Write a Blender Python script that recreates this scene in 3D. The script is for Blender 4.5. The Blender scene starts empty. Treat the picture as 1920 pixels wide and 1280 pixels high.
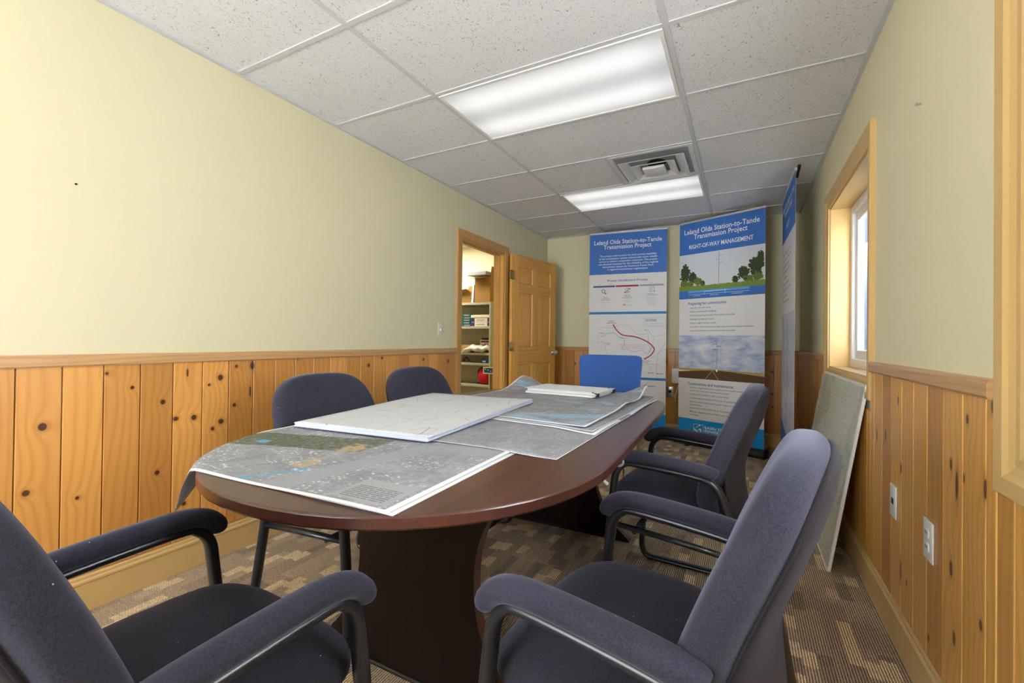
import bpy, bmesh, math, random
from mathutils import Vector, Matrix
C = bpy.context.scene.collection
R = random.Random(7)
pi = math.pi

# ------------------------------------------------------------------ camera, world, exposure
F, YAW, PIT, ROL, SX, SY, EYE = 823.28, .4824, .0072, .0119, 2.57, -8.41, 1.09
def rotx(a): return Matrix(((1,0,0),(0,math.cos(a),math.sin(a)),(0,-math.sin(a),math.cos(a))))
A_ = Matrix(((math.cos(YAW),math.sin(YAW),0),(-math.sin(YAW),math.cos(YAW),0),(0,0,1)))
B_ = rotx(PIT)
C_ = Matrix(((math.cos(ROL),0,math.sin(ROL)),(0,1,0),(-math.sin(ROL),0,math.cos(ROL))))
RM = C_ @ B_ @ A_
cam = bpy.data.cameras.new('camera'); cam_o = bpy.data.objects.new('camera', cam); C.objects.link(cam_o)
cam.sensor_width = 36; cam.lens = F/1920*36; cam.clip_start = .02
cam.shift_x = -SX/1920; cam.shift_y = SY/1920
M3 = Matrix((RM[0], RM[2], -RM[1])).transposed()
cam_o.matrix_world = Matrix.Translation((0,0,EYE)) @ M3.to_4x4()
S = bpy.context.scene; S.camera = cam_o
S.view_settings.view_transform = 'Standard'; S.view_settings.look = 'None'
S.view_settings.gamma = 1; S.view_settings.use_curve_mapping = False
EXPO = 0.0
S.view_settings.exposure = EXPO
SKY = 18.0
w = bpy.data.worlds.new('sky'); S.world = w; w.use_nodes = True
bg = w.node_tree.nodes['Background']; bg.inputs[0].default_value = (.90,.95,1.0,1); bg.inputs[1].default_value = SKY
def area(name, loc, size, sy, power, rot=(0,0,0), col=(1,1,1)):
    l = bpy.data.lights.new(name,'AREA'); l.shape='RECTANGLE'; l.size=size; l.size_y=sy; l.energy=power; l.color=col
    o = bpy.data.objects.new(name,l); C.objects.link(o); o.location=loc; o.rotation_euler=rot; return o
XL, XR, YB, YR, H = -2.306, .514, 5.35, -1.9, 2.438
GX1, GX2, GY0, T = -1.5208, -.3016, 1.3222, .6096
TROFFER = 0.93       # radiance of a diffuser
# ------------------------------------------------------------------ node helpers
class N:
    def __init__(s, name):
        s.m = bpy.data.materials.new(name); s.m.use_nodes = True; s.t = s.m.node_tree; s.L = s.t.links
        s.b = s.t.nodes['Principled BSDF']
    def n(s, kind, **kw):
        x = s.t.nodes.new('ShaderNode'+kind)
        for k,v in kw.items():
            setattr(x,k,v)
        return x
    def put(s, sock, v):
        if hasattr(v,'links') or isinstance(v, bpy.types.NodeSocket): s.L.new(v, sock)
        else: sock.default_value = v
    def math(s, op, a, b=0.0, c=None, clamp=False):
        x = s.n('Math', operation=op, use_clamp=clamp); s.put(x.inputs[0],a); s.put(x.inputs[1],b)
        if c is not None: s.put(x.inputs[2],c)
        return x.outputs[0]
    def obj(s): return s.n('TexCoord').outputs['Object']
    def uv(s): return s.n('TexCoord').outputs['UV']
    def sep(s, v):
        x = s.n('SeparateXYZ'); s.L.new(v,x.inputs[0]); return x.outputs
    def comb(s, a=0.0, b=0.0, c=0.0):
        x = s.n('CombineXYZ'); s.put(x.inputs[0],a); s.put(x.inputs[1],b); s.put(x.inputs[2],c); return x.outputs[0]
    def scale(s, v, sc):
        x = s.n('VectorMath', operation='MULTIPLY'); s.L.new(v,x.inputs[0]); x.inputs[1].default_value = sc; return x.outputs[0]
    def noise(s, v, sc=5, det=2, rough=.5, dist=0.0):
        x = s.n('TexNoise'); s.L.new(v,x.inputs['Vector']); x.inputs['Scale'].default_value=sc; x.inputs['Detail'].default_value=det
        x.inputs['Roughness'].default_value=rough; x.inputs['Distortion'].default_value=dist; return x.outputs['Fac']
    def voro(s, v, sc=5, feature='F1', out='Distance', rnd=1.0):
        x = s.n('TexVoronoi', feature=feature); s.L.new(v,x.inputs['Vector']); x.inputs['Scale'].default_value=sc
        x.inputs['Randomness'].default_value=rnd; return x.outputs[out]
    def white(s, v):
        x = s.n('TexWhiteNoise', noise_dimensions='3D'); s.L.new(v,x.inputs['Vector']); return x.outputs['Value']
    def ramp(s, f, stops, interp='LINEAR'):
        x = s.n('ValToRGB'); s.L.new(f,x.inputs[0]); cr = x.color_ramp; cr.interpolation = interp
        while len(cr.elements) < len(stops): cr.elements.new(.5)
        for e,(p,c) in zip(cr.elements, stops):
            e.position = p; e.color = (*c,1) if len(c)==3 else c
        return x.outputs[0]
    def step(s, f, a, b):          # smooth 0..1 between a and b
        x = s.n('MapRange', interpolation_type='SMOOTHSTEP'); s.L.new(f,x.inputs[0]); x.inputs[1].default_value=a; x.inputs[2].default_value=b
        return x.outputs[0]
    def mix(s, f, a, b, mode='MIX'):
        x = s.n('Mix', data_type='RGBA', blend_type=mode); s.put(x.inputs[0],f)
        for i,v in ((6,a),(7,b)):
            if isinstance(v,(tuple,list)): x.inputs[i].default_value = (*v[:3],1)
            else: s.L.new(v,x.inputs[i])
        return x.outputs[2]
    def col(s, v): 
        if isinstance(v,(tuple,list)): s.b.inputs['Base Color'].default_value=(*v[:3],1)
        else: s.L.new(v,s.b.inputs['Base Color'])
    def bump(s, h, strength=.3, dist=.002):
        x = s.n('Bump'); x.inputs['Strength'].default_value=strength; x.inputs['Distance'].default_value=dist
        s.L.new(h,x.inputs['Height']); s.L.new(x.outputs[0], s.b.inputs['Normal'])
    def set(s, rough=.5, spec=.5, metal=0.0, coat=0.0, coat_r=.1, sheen=0.0):
        i = s.b.inputs; i['Roughness'].default_value=rough; i['Specular IOR Level'].default_value=spec; i['Metallic'].default_value=metal
        i['Coat Weight'].default_value=coat; i['Coat Roughness'].default_value=coat_r; i['Sheen Weight'].default_value=sheen
        return s
def srgb(r,g,b):
    f = lambda c: (c/255/12.92 if c/255<=.04045 else ((c/255+.055)/1.055)**2.4)
    return (f(r),f(g),f(b))
def flat(name, c, rough=.5, spec=.4, metal=0.0, var=.0, sc=30, **kw):
    q = N(name).set(rough,spec,metal,**kw)
    if var:
        f = q.noise(q.obj(), sc, 3)
        q.col(q.mix(f, tuple(x*(1-var) for x in c), tuple(min(1,x*(1+var)) for x in c)))
    else:
        f = q.noise(q.obj(), sc*4, 2); q.col(q.mix(f, tuple(x*.985 for x in c), c))
    return q.m
# ------------------------------------------------------------------ materials
def paint(name, c):
    q = N(name).set(.55,.3); o = q.obj()
    f = q.noise(o, 1.3, 2); q.col(q.mix(f, tuple(x*.97 for x in c), tuple(min(1,x*1.02) for x in c)))
    q.bump(q.noise(o, 220, 2), .12, .001); return q.m
M = {}
M['wall'] = paint('cream_wall_paint', (.735,.68,.462))
M['closet'] = paint('storage_wall_paint', (.86,.78,.52))
M['tan'] = flat('tan_trim_paint', (.62,.41,.16), .42, .4, var=.04, sc=6)
def pine(name, axis, knots=(), c1=(.66,.37,.135), c2=(.49,.215,.06), rings=34, coat=.45, rough=.38, island=True, vert='Z', knotstrength=1.0, grainmix=.34):
    q = N(name).set(rough,.4,coat=coat,coat_r=.25); o = q.obj(); s = q.sep(o)
    u = s[{'X':0,'Y':1,'Z':2}[axis]]; v = s[{'X':0,'Y':1,'Z':2}[vert]]
    if island:
        r = q.n('NewGeometry').outputs['Random Per Island']
    else: r = q.math('ADD',0.37,0.0)
    r50 = q.math('MULTIPLY', r, 53.0)
    push = None; mask = None; halo = None
    for i,(ku,kv,rad,el) in enumerate(knots):
        rad *= .8; el *= 1.1
        du = q.math('MULTIPLY', q.math('SUBTRACT',u,ku), 1/rad); dv = q.math('MULTIPLY', q.math('SUBTRACT',v,kv), 1/(rad*el))
        d2 = q.math('ADD', q.math('MULTIPLY',du,du), q.math('MULTIPLY',dv,dv))
        g = q.math('DIVIDE', 1.0, q.math('ADD', q.math('MULTIPLY', d2, d2), 1.0))      # 1/(1+d^4)
        h = q.math('DIVIDE', 1.0, q.math('ADD', q.math('MULTIPLY', d2, .16), 1.0))
        mask = g if mask is None else q.math('MAXIMUM', mask, g)
        halo = h if halo is None else q.math('MAXIMUM', halo, h)
    su = q.math('ADD', u, r50)
    warp = q.noise(q.comb(q.math('MULTIPLY',su,2.6), q.math('MULTIPLY',v,.55), r50), 1.0, 2, .5)
    ph = q.math('ADD', q.math('MULTIPLY', su, rings), q.math('MULTIPLY', warp, 9.0))
    if halo is not None: ph = q.math('ADD', ph, q.math('MULTIPLY', halo, 1.5))
    ring = q.math('MULTIPLY_ADD', q.math('SINE', q.math('MULTIPLY', ph, 2*pi)), .5, .5)
    ring = q.math('POWER', ring, 2.2)
    fine = q.noise(q.comb(q.math('MULTIPLY',su,190), q.math('MULTIPLY',v,3.0), r50), 1.0, 3, .6)
    g = q.math('ADD', q.math('MULTIPLY', ring, grainmix), q.math('MULTIPLY', fine, .45))
    base = q.mix(g, c1, c2)
    tint = q.math('MULTIPLY_ADD', r, .34, .83)
    base = q.mix(1.0, base, q.comb(tint, q.math('MULTIPLY_ADD', r, .42, .79), q.math('MULTIPLY_ADD', r, .5, .75)), 'MULTIPLY')
    if mask is not None:
        base = q.mix(q.math('MULTIPLY', q.step(halo,.42,.98), .55), base, (.34,.13,.03))
        base = q.mix(q.math('MULTIPLY', q.step(mask,.28,.62), .93*knotstrength), base, (.06,.018,.007))
    q.col(base); q.bump(g, .12, .001)
    return q.m
KL = [(0.634,0.749,.014,1.1),(0.595,0.516,.012,1),(0.734,0.456,.007,1),(0.817,0.935,.007,1),(0.902,0.87,.008,1),(1.014,0.796,.011,1.1),(0.996,0.486,.011,1),
 (1.065,0.713,.013,.8),(1.14,0.708,.013,1),(1.204,0.856,.007,1),(1.256,0.888,.014,1.1),(1.262,0.67,.014,.9),(1.223,0.641,.009,1),(1.332,0.94,.009,1),
 (1.325,0.744,.01,1),(1.415,0.94,.014,1.6),(1.104,0.315,.01,1),(1.11,0.92,.005,4),(1.68,0.975,.014,1),(2.227,0.905,.013,1),(2.353,0.952,.01,1),(2.812,0.927,.012,1),(1.405,0.805,.006,5),
 (3.15,.90,.013,1.4),(2.62,.80,.01,1),(1.86,.78,.012,1)]
M['pineL'] = pine('knotty_pine_planks_long_wall','Y',KL, c1=(.68,.335,.085), c2=(.50,.185,.028))
KR = [(2.348,0.708,.011,2.2),(2.22,0.735,.010,2.2),(2.064,0.888,.008,2),(2.031,0.651,.007,3),(2.025,0.29,.007,5),(1.962,0.278,.006,2),(1.605,0.769,.008,2.2),(1.568,0.722,.009,4.5),
 (1.528,0.752,.008,1.4),(1.508,0.905,.008,1.6),(1.381,0.952,.010,1.6),(1.416,0.757,.008,3),(1.602,0.49,.012,1.9),(1.434,0.432,.009,1.6),(1.581,0.315,.010,2),(1.761,0.208,.009,1.3)]
M['pineR'] = pine('knotty_pine_planks_window_wall','Y',KR, c1=(.70,.37,.085), c2=(.47,.19,.028), rings=34)
KB = [(-.79,.86,.011,1),(-1.9,.8,.012,1),(-2.05,.5,.012,1),(-.72,.70,.010,1),(.27,.79,.014,1.1),(.27,.56,.011,1),(.28,.42,.011,1),(.4,.9,.01,1.4),(-.80,.88,.012,1)]
M['pineB'] = pine('knotty_pine_planks_end_wall','X',KB, c1=(.58,.27,.06), c2=(.40,.15,.025))
M['pinerail'] = pine('pale_pine_rail','Z',(), c1=(.62,.38,.17), c2=(.44,.22,.08), rings=40, vert='Y', island=False)
M['pinerailx'] = pine('pale_pine_rail_end_wall','Z',(), c1=(.52,.27,.09), c2=(.38,.17,.05), rings=40, vert='X', island=False)
M['pinedoor'] = pine('clear_pine_door','X',(), c1=(.78,.42,.08), c2=(.60,.27,.04), rings=22, coat=.5)
M['pinedoorh'] = pine('clear_pine_door_rails','Z',(), c1=(.72,.37,.07), c2=(.52,.21,.03), rings=22, coat=.5, vert='X')
M['pinecase'] = pine('pine_door_casing','Y',(), c1=(.62,.35,.10), c2=(.50,.25,.055), rings=18)
def carpet():
    q = N('ribbed_patchwork_carpet').set(.95,.1); o = q.obj(); s = q.sep(o); x,y = s[0],q.math('ADD', s[1], q.math('MULTIPLY', q.noise(o,90,2),.022))
    def layer(wx, wy, seed):
        r = q.math('FLOOR', q.math('MULTIPLY', x, 1/wx)); sh = q.white(q.comb(r, seed, 3.3))
        c = q.math('FLOOR', q.math('ADD', q.math('MULTIPLY', y, 1/wy), q.math('MULTIPLY', sh, 9.0)))
        return q.white(q.comb(r, c, seed))
    n1 = layer(.047,.088,1.0); n2 = layer(.094,.176,5.0); n3 = layer(.047,.15,9.0)
    base = q.mix(q.step(n2,.45,.55), (.38,.30,.205), (.315,.248,.172))
    base = q.mix(q.math('MULTIPLY', q.step(n3,.78,.80), .6), base, (.17,.135,.105))
    base = q.mix(q.math('MULTIPLY', q.step(n1,.83,.85), .9), base, (.62,.50,.31))
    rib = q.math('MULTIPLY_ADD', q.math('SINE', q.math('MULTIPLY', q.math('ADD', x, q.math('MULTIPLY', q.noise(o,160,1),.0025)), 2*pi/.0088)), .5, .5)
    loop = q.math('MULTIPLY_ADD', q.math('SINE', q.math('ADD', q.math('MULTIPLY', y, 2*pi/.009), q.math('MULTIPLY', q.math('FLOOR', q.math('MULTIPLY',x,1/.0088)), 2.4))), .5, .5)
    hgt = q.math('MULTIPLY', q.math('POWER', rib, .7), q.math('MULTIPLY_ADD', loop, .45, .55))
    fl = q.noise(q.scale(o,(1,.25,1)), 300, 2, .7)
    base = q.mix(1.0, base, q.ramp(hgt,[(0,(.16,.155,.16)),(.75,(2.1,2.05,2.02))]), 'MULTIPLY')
    base = q.mix(q.math('MULTIPLY', q.step(fl,.56,.64),.55), base, (.20,.075,.06))
    base = q.mix(q.math('MULTIPLY', q.step(fl,.44,.34),.6), base, (.40,.35,.24))
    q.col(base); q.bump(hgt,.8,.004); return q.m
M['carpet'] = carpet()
def tile():
    q = N('fissured_ceiling_tile').set(.9,.1); o = q.obj()
    a = q.noise(q.scale(o,(1,.75,1)), 58, 2, .6, 2.6); p = q.noise(o, 150, 2, .5, .8)
    d = q.math('MAXIMUM', q.math('MULTIPLY', q.step(a,.635,.67), .85), q.math('MULTIPLY', q.step(p,.63,.70), .4))
    q.col(q.mix(d, (.755,.765,.79), (.24,.24,.25))); q.bump(q.math('MULTIPLY', d, -1.0), .5, .003); return q.m
M['tile'] = tile()
M['grid'] = flat('white_grid_metal', (.60,.61,.63), .5, .2)
M['white'] = flat('white_plastic', (.80,.80,.78), .35)
M['vinyl'] = flat('white_vinyl', (.84,.86,.90), .3)
M['ivory'] = flat('ivory_plastic', (.80,.77,.68), .35)
M['black'] = flat('black_plastic', (.012,.012,.014), .4)
M['tube'] = flat('black_enamelled_tube', (.012,.014,.018), .28, .5)
M['brass'] = flat('worn_brass', (.50,.36,.13), .35, .5, .9)
M['steel'] = flat('brushed_steel', (.55,.55,.55), .3, .5, 1.0)
M['silver'] = flat('silver_rail', (.75,.76,.78), .3, .5, .6)
M['vent'] = flat('painted_vent_metal', (.72,.73,.75), .45)
M['ventin'] = flat('grey_metal_vent_shade', (.33,.33,.34), .5)  # grey of the flat vent plate, recess shade in the colour; also a nail
M['dark'] = flat('dark_void', (.01,.01,.01), .9)
def fabric(name, c, c2, sheen=.28):
    q = N(name).set(.9,.15,sheen=sheen); o = q.obj()
    q.b.inputs['Sheen Roughness'].default_value=.45; q.b.inputs['Sheen Tint'].default_value=(.62,.64,.85,1)
    wv = q.noise(q.scale(o,(1,.22,1)), 700, 2, .7); w2 = q.noise(q.scale(o,(.22,1,.22)), 700, 2, .7); bl = q.noise(o, 7, 3)
    f = q.math('ADD', q.math('MULTIPLY', q.math('ADD',wv,w2), .45), q.math('MULTIPLY', bl, .25))
    base = q.mix(q.step(f,.36,.78), c, c2)
    lint = q.voro(o, 26, out='Distance'); base = q.mix(q.math('LESS_THAN', lint, .028), base, (.5,.5,.55))
    q.col(base); q.bump(f,.35,.0012); return q.m
M['navy'] = fabric('navy_upholstery', (.016,.016,.025), (.041,.041,.061))
M['navyseat'] = fabric('dark_seat_upholstery', (.011,.011,.016), (.030,.030,.042), .15)  # seat fabric, set darker than backs and arms
M['navyshell'] = fabric('navy_shell_with_shade', (.012,.010,.011), (.026,.021,.023), .06)  # same navy fabric, with shadow put into the shell colour
M['piping'] = flat('black_piping', (.006,.006,.009), .8)
def cherry(name, c1, c2, rough, axis, coat=0.0):
    q = N(name).set(rough,.5,coat=coat,coat_r=.15); o = q.obj(); s = q.sep(o)
    sc = {'Y':(38,1.6,38),'Z':(38,38,1.6)}[axis]
    a = q.noise(q.scale(o,sc),1.0,4,.6,.4); b = q.noise(q.scale(o,tuple(v*.22 for v in sc)),1.0,2)
    f = q.math('ADD', q.math('MULTIPLY',a,.65), q.math('MULTIPLY',b,.35))
    q.col(q.ramp(f,[(.3,c1),(.7,c2)])); return q.m
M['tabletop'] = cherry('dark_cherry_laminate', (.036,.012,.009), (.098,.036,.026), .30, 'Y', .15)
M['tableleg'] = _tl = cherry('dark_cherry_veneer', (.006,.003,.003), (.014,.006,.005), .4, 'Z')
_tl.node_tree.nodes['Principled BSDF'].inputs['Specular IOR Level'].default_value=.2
M['tableedge'] = cherry('cherry_edge_band', (.045,.014,.010), (.085,.028,.020), .3, 'Y', .3)
M['paper'] = flat('white_paper', (.80,.80,.80), .8, .2)
M['paperblue'] = flat('bluish_paper_edges', (.55,.62,.80), .8, .2)
def box_mask(q, u, v, u0, v0, u1, v1, soft=.004):
    f = q.math('MULTIPLY', q.step(u,u0-soft,u0+soft), q.step(u,u1+soft,u1-soft))
    return q.math('MULTIPLY', f, q.math('MULTIPLY', q.step(v,v0-soft,v0+soft), q.step(v,v1+soft,v1-soft)))
def aerial(name, near=False, seed=0.0, border=(.018,.015), lakes=.8):
    """printed aerial photograph: grey fields, white specks, water, wooded patches; white margin"""
    q = N(name).set(.55,.25); uv = q.uv(); s = q.sep(uv); u,v = s[0],s[1]
    p = q.comb(q.math('ADD',u,seed), v, seed)
    a = q.noise(p, 9, 6, .7, .6); b = q.noise(p, 60, 3, .7)
    base = q.ramp(q.math('ADD', q.math('MULTIPLY',a,.6), q.math('MULTIPLY',b,.4)), [(.30,(.16,.165,.18)),(.5,(.265,.27,.29)),(.68,(.40,.40,.41))])
    sp = q.voro(q.scale(p,(1.0,1.6,1)), 62); dens = q.noise(p, 5, 3, .6)
    spk = q.math('MULTIPLY', q.step(sp,.40,.24), q.step(dens,.42,.54))
    if near:
        vs = q.math('SUBTRACT', v, q.math('MULTIPLY',u,.28))
        gm = box_mask(q, u, q.math('ADD',vs,q.math('MULTIPLY',q.math('SUBTRACT',q.noise(p,9,2),.5),.05)), -.05,.215,.56,.405,.006)
        gr = q.ramp(q.noise(p,45,4,.7,.4), [(.35,(.07,.08,.062)),(.55,(.125,.14,.095)),(.7,(.24,.26,.17))])
        base = q.mix(gm, base, gr); spk = q.math('MULTIPLY', spk, q.math('SUBTRACT',1.0,q.math('MULTIPLY',gm,.7)))
        us = q.math('SUBTRACT',u,q.math('MULTIPLY',v,.22))
        quiet = q.math('MAXIMUM', box_mask(q, us, v, .565,-.1,.66,.56,.012), box_mask(q, us, v, .64,.50,1.1,.66,.03))
        base = q.mix(q.math('MULTIPLY',quiet,.8), base, (.31,.315,.345)); spk = q.math('MULTIPLY', spk, q.math('SUBTRACT',1.0,q.math('MULTIPLY',quiet,.9)))
        tan = q.math('MAXIMUM', box_mask(q,u,v,.49,.16,.555,.26,.008), box_mask(q,u,v,.47,.35,.55,.46,.010))
        tan = q.math('MULTIPLY', tan, q.step(q.noise(p,26,3),.38,.5))
        base = q.mix(q.math('MULTIPLY',tan,.85), base, (.46,.33,.20))
        bl = q.math('MULTIPLY', box_mask(q,q.math('SUBTRACT',u,q.math('MULTIPLY',v,.6)),v,.465,.012,.492,.165,.006), q.step(q.noise(p,30,3),.40,.46))
        bl = q.math('MAXIMUM', bl, box_mask(q,u,v,.14,.30,.19,.335,.008))
        base = q.mix(bl, base, (.10,.34,.55))
    else:
        wn = q.noise(q.scale(p,(1,2.2,1)), 2.6, 4, .6, .8)
        base = q.mix(q.math('MULTIPLY', q.step(wn,.56,.61),lakes), base, (.30,.46,.62))
        gn = q.noise(q.scale(p,(1.2,2.0,1)), 2.1, 4, .6, 1.1)
        base = q.mix(q.math('MULTIPLY', q.step(gn,.54,.62),.75), base, q.ramp(b,[(.35,(.13,.15,.11)),(.65,(.34,.36,.27))]))
    spk = q.math('MULTIPLY', spk, q.step(q.noise(p,40,2),.38,.62))
    base = q.mix(q.math('MULTIPLY',spk,.95 if near else .32), base, (.70,.70,.70))
    if near:
        lg = box_mask(q,u,v,.80,.03,.968,.168,.002)
        base = q.mix(lg, base, (.34,.34,.35))
        ln = q.math('GREATER_THAN', q.math('SINE', q.math('MULTIPLY', v, 2*pi*95)), .1)
        wd = q.math('GREATER_THAN', q.noise(q.comb(q.math('MULTIPLY',u,90),q.math('FLOOR',q.math('MULTIPLY',v,95)),0.0),1.0,1), .42)
        tx = q.math('MULTIPLY', q.math('MULTIPLY',ln,wd), box_mask(q,u,v,.815,.04,.95,.125,.002))
        base = q.mix(q.math('MULTIPLY',tx,.75), base, (.10,.10,.12))
    inside = box_mask(q,u,v,border[0],border[1],1-border[0],1-border[1],.0008)
    q.col(q.mix(inside, (.80,.80,.80), base)); return q.m
M['mapA'] = aerial('aerial_map_print', True, 0.0)
M['mapC'] = aerial('aerial_map_print_plain', False, 3.7, (.004,.004), .12)
M['mapD'] = aerial('aerial_map_print_lakes', False, 8.2, (.012,.010))
M['mapE'] = aerial('aerial_map_print_lower', False, 14.4, (.016,.014))
def lineart(name):
    q = N(name).set(.7,.2); uv = q.uv(); s = q.sep(uv); u,v = s[0],s[1]
    e = q.voro(q.scale(uv,(1,1.3,1)), 5.2, 'DISTANCE_TO_EDGE'); e2 = q.voro(q.comb(q.math('MULTIPLY_ADD',u,1.0,4.0),q.math('MULTIPLY',v,2.2),0.0), 6.0,'DISTANCE_TO_EDGE')
    k = q.noise(uv, 6, 3); ln = q.math('MULTIPLY', q.math('LESS_THAN', e, .012), q.step(k,.47,.55))
    l2 = q.math('MULTIPLY', q.math('LESS_THAN', e2, .008), q.step(k,.5,.42))
    dsh = q.math('MULTIPLY', q.math('LESS_THAN', q.voro(q.scale(uv,(1,7,1)),14.0), .13), q.step(q.noise(uv,9,1),.5,.56))
    fr = q.math('SUBTRACT', box_mask(q,u,v,.03,.03,.97,.97,.0005), box_mask(q,u,v,.033,.033,.967,.967,.0005))
    m = q.math('MAXIMUM', q.math('MAXIMUM', q.math('MULTIPLY',ln,.45), q.math('MULTIPLY',l2,.30)), q.math('MAXIMUM', q.math('MULTIPLY',dsh,.5), q.math('MULTIPLY',fr,.3)))
    q.col(q.mix(m, (.64,.645,.66), (.10,.10,.12))); return q.m
M['lineart'] = lineart('line_drawing_print')
M['sheeted'] = (lambda q: (q.col(q.mix(q.math('GREATER_THAN', q.math('SINE', q.math('MULTIPLY', q.sep(q.obj())[2], 2*pi/.0025)), .2), (.72,.74,.80), (.40,.42,.50))), q.m)[1])(N('stacked_sheet_edges').set(.8,.2))
def boardmap():
    q = N('wall_map_print').set(.22,.5); o = q.uv()
    a = q.noise(o, 62, 4, .75); b = q.noise(o, 2.2, 5, .65); c = q.noise(o, 24, 4, .7)
    base = q.ramp(a,[(.33,(.40,.38,.30)),(.5,(.70,.74,.62)),(.68,(.95,.97,.88))])
    base = q.mix(q.math('MULTIPLY',q.step(b,.52,.54),.35), base, (.22,.21,.15))
    base = q.mix(q.math('MULTIPLY',q.step(c,.60,.68),.65), base, (.22,.50,.14))
    base = q.mix(q.math('MULTIPLY',q.step(c,.38,.31),.55), base, (.45,.26,.20)); q.col(q.mix(.35, base, q.ramp(q.noise(o,260,2),[(.3,(.08,.08,.06)),(.7,(.85,.88,.78))]))); return q.m
M['boardmap'] = boardmap()
M['glass'] = (lambda q: (q.col((1,1,1)), q.b.inputs['Transmission Weight'].__setattr__('default_value',1.0), q.b.inputs['IOR'].__setattr__('default_value',1.0), q.m)[-1])(N('window_glass').set(.0,.5))
def lampmat():
    q = N('lit_acrylic_diffuser').set(.4,.3); s = q.sep(q.obj()); y = s[1]
    wv = q.math('MULTIPLY_ADD', q.math('COSINE', q.math('MULTIPLY', y, 2*pi/.295)), -.5, .5)      # two tubes glowing through
    ed = q.math('MULTIPLY', q.step(q.math('ABSOLUTE', s[0]), .60,.42), q.step(q.math('ABSOLUTE', y), .30,.22))
    f = q.math('MULTIPLY', q.math('MULTIPLY_ADD', wv, .35, .65), q.math('MULTIPLY_ADD', ed, .22, .78))
    q.col((.10,.10,.10)); q.b.inputs['Emission Color'].default_value=(1,.985,.97,1)
    q.L.new(q.math('MULTIPLY', f, TROFFER), q.b.inputs['Emission Strength']); return q.m
M['lamp'] = lampmat()
def emis(name, c, s):
    q = N(name); q.col((.8,.8,.8)); q.b.inputs['Emission Color'].default_value=(*c,1); q.b.inputs['Emission Strength'].default_value=s; return q.m
M['lamp2'] = emis('lit_storage_diffuser',(1,.95,.84),26.0)
M['putty'] = flat('putty_shelf_enamel', (.46,.43,.30), .45)
M['card'] = flat('corrugated_cardboard', (.46,.27,.11), .85, .2, var=.08)
M['card2'] = flat('brown_cardboard', (.38,.21,.065), .85, .2, var=.08)
M['greybox'] = flat('grey_plastic_case', (.36,.37,.37), .5)
M['green'] = flat('green_carton', (.015,.10,.085), .5)
M['cream'] = flat('cream_carton', (.72,.67,.50), .6)
M['navycard'] = flat('navy_carton', (.02,.045,.14), .5)
M['red'] = flat('red_nylon', (.48,.006,.010), .7, var=.12, sc=12)
M['bag'] = flat('translucent_white_plastic_bag', (.66,.66,.58), .35, var=.08, sc=18)
M['blueplast'] = flat('blue_chair_fabric', (.035,.105,.36), .75, .25, var=.06, sc=60)
M['ground_blocker'] = flat('grey_ground_blocker', (.22,.21,.19), .9, .1, var=.3, sc=20)
M['siding'] = flat('pale_blue_siding', (.40,.48,.60), .6, var=.03)
# banner inks
M['b_white'] = flat('banner_white', (.77,.77,.785), .5, .3)
M['b_blue'] = flat('banner_royal_blue', srgb(60,112,190), .5, .3)
M['b_azure'] = flat('banner_azure', srgb(18,140,214), .5, .3)
M['b_line'] = flat('banner_stripe_blue', srgb(34,122,190), .5, .3)
M['b_sky'] = flat('banner_pale_sky', srgb(212,219,228), .5, .3)
M['b_lblue'] = flat('banner_light_blue', srgb(90,165,225), .5, .3)
M['i_white'] = flat('ink_white', (.85,.86,.88), .5, .3)
M['i_navy'] = flat('ink_navy', srgb(66,88,140), .5, .3)
M['i_grey'] = flat('ink_grey', srgb(96,98,106), .5, .3)
M['i_lgrey'] = flat('ink_light_grey', srgb(160,160,168), .5, .3)
M['i_red'] = flat('ink_red', srgb(172,34,52), .5, .3)
M['i_maroon'] = flat('ink_maroon', srgb(148,48,62), .5, .3)
M['i_rose'] = flat('ink_faint_red', srgb(214,140,140), .5, .3)
M['i_lake'] = flat('ink_lake', srgb(178,202,226), .5, .3)
M['i_dark'] = flat('ink_black', (.03,.03,.04), .5, .3)
M['i_tree'] = flat('ink_tree_green', srgb(62,74,48), .6, .2, var=.5, sc=60)
M['i_tree2'] = flat('ink_bush_green', srgb(100,116,58), .6, .2, var=.4, sc=70)
M['i_grass'] = flat('ink_grass', srgb(120,145,70), .6, .2, var=.35, sc=140)
M['i_wheat'] = flat('ink_wheat', srgb(178,150,92), .6, .2, var=.15)
M['i_soil'] = flat('ink_soil', srgb(92,68,50), .6, .2, var=.25, sc=60)
def cloudy():
    q = N('printed_cloudy_sky').set(.5,.3); o = q.obj()
    f = q.noise(q.scale(o,(1,1,2.2)), 5.5, 5, .6, .4); q.col(q.ramp(f,[(.35,srgb(142,160,202)),(.52,srgb(190,198,216)),(.68,srgb(222,222,226))])); return q.m
M['b_cloud'] = cloudy()
def structures():
    q = N('printed_pale_violet_photo').set(.5,.3); o = q.obj()
    f = q.noise(o, 4, 3); q.col(q.ramp(f,[(.3,srgb(176,182,206)),(.7,srgb(214,214,224))])); return q.m
M['b_pale'] = structures()

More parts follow.
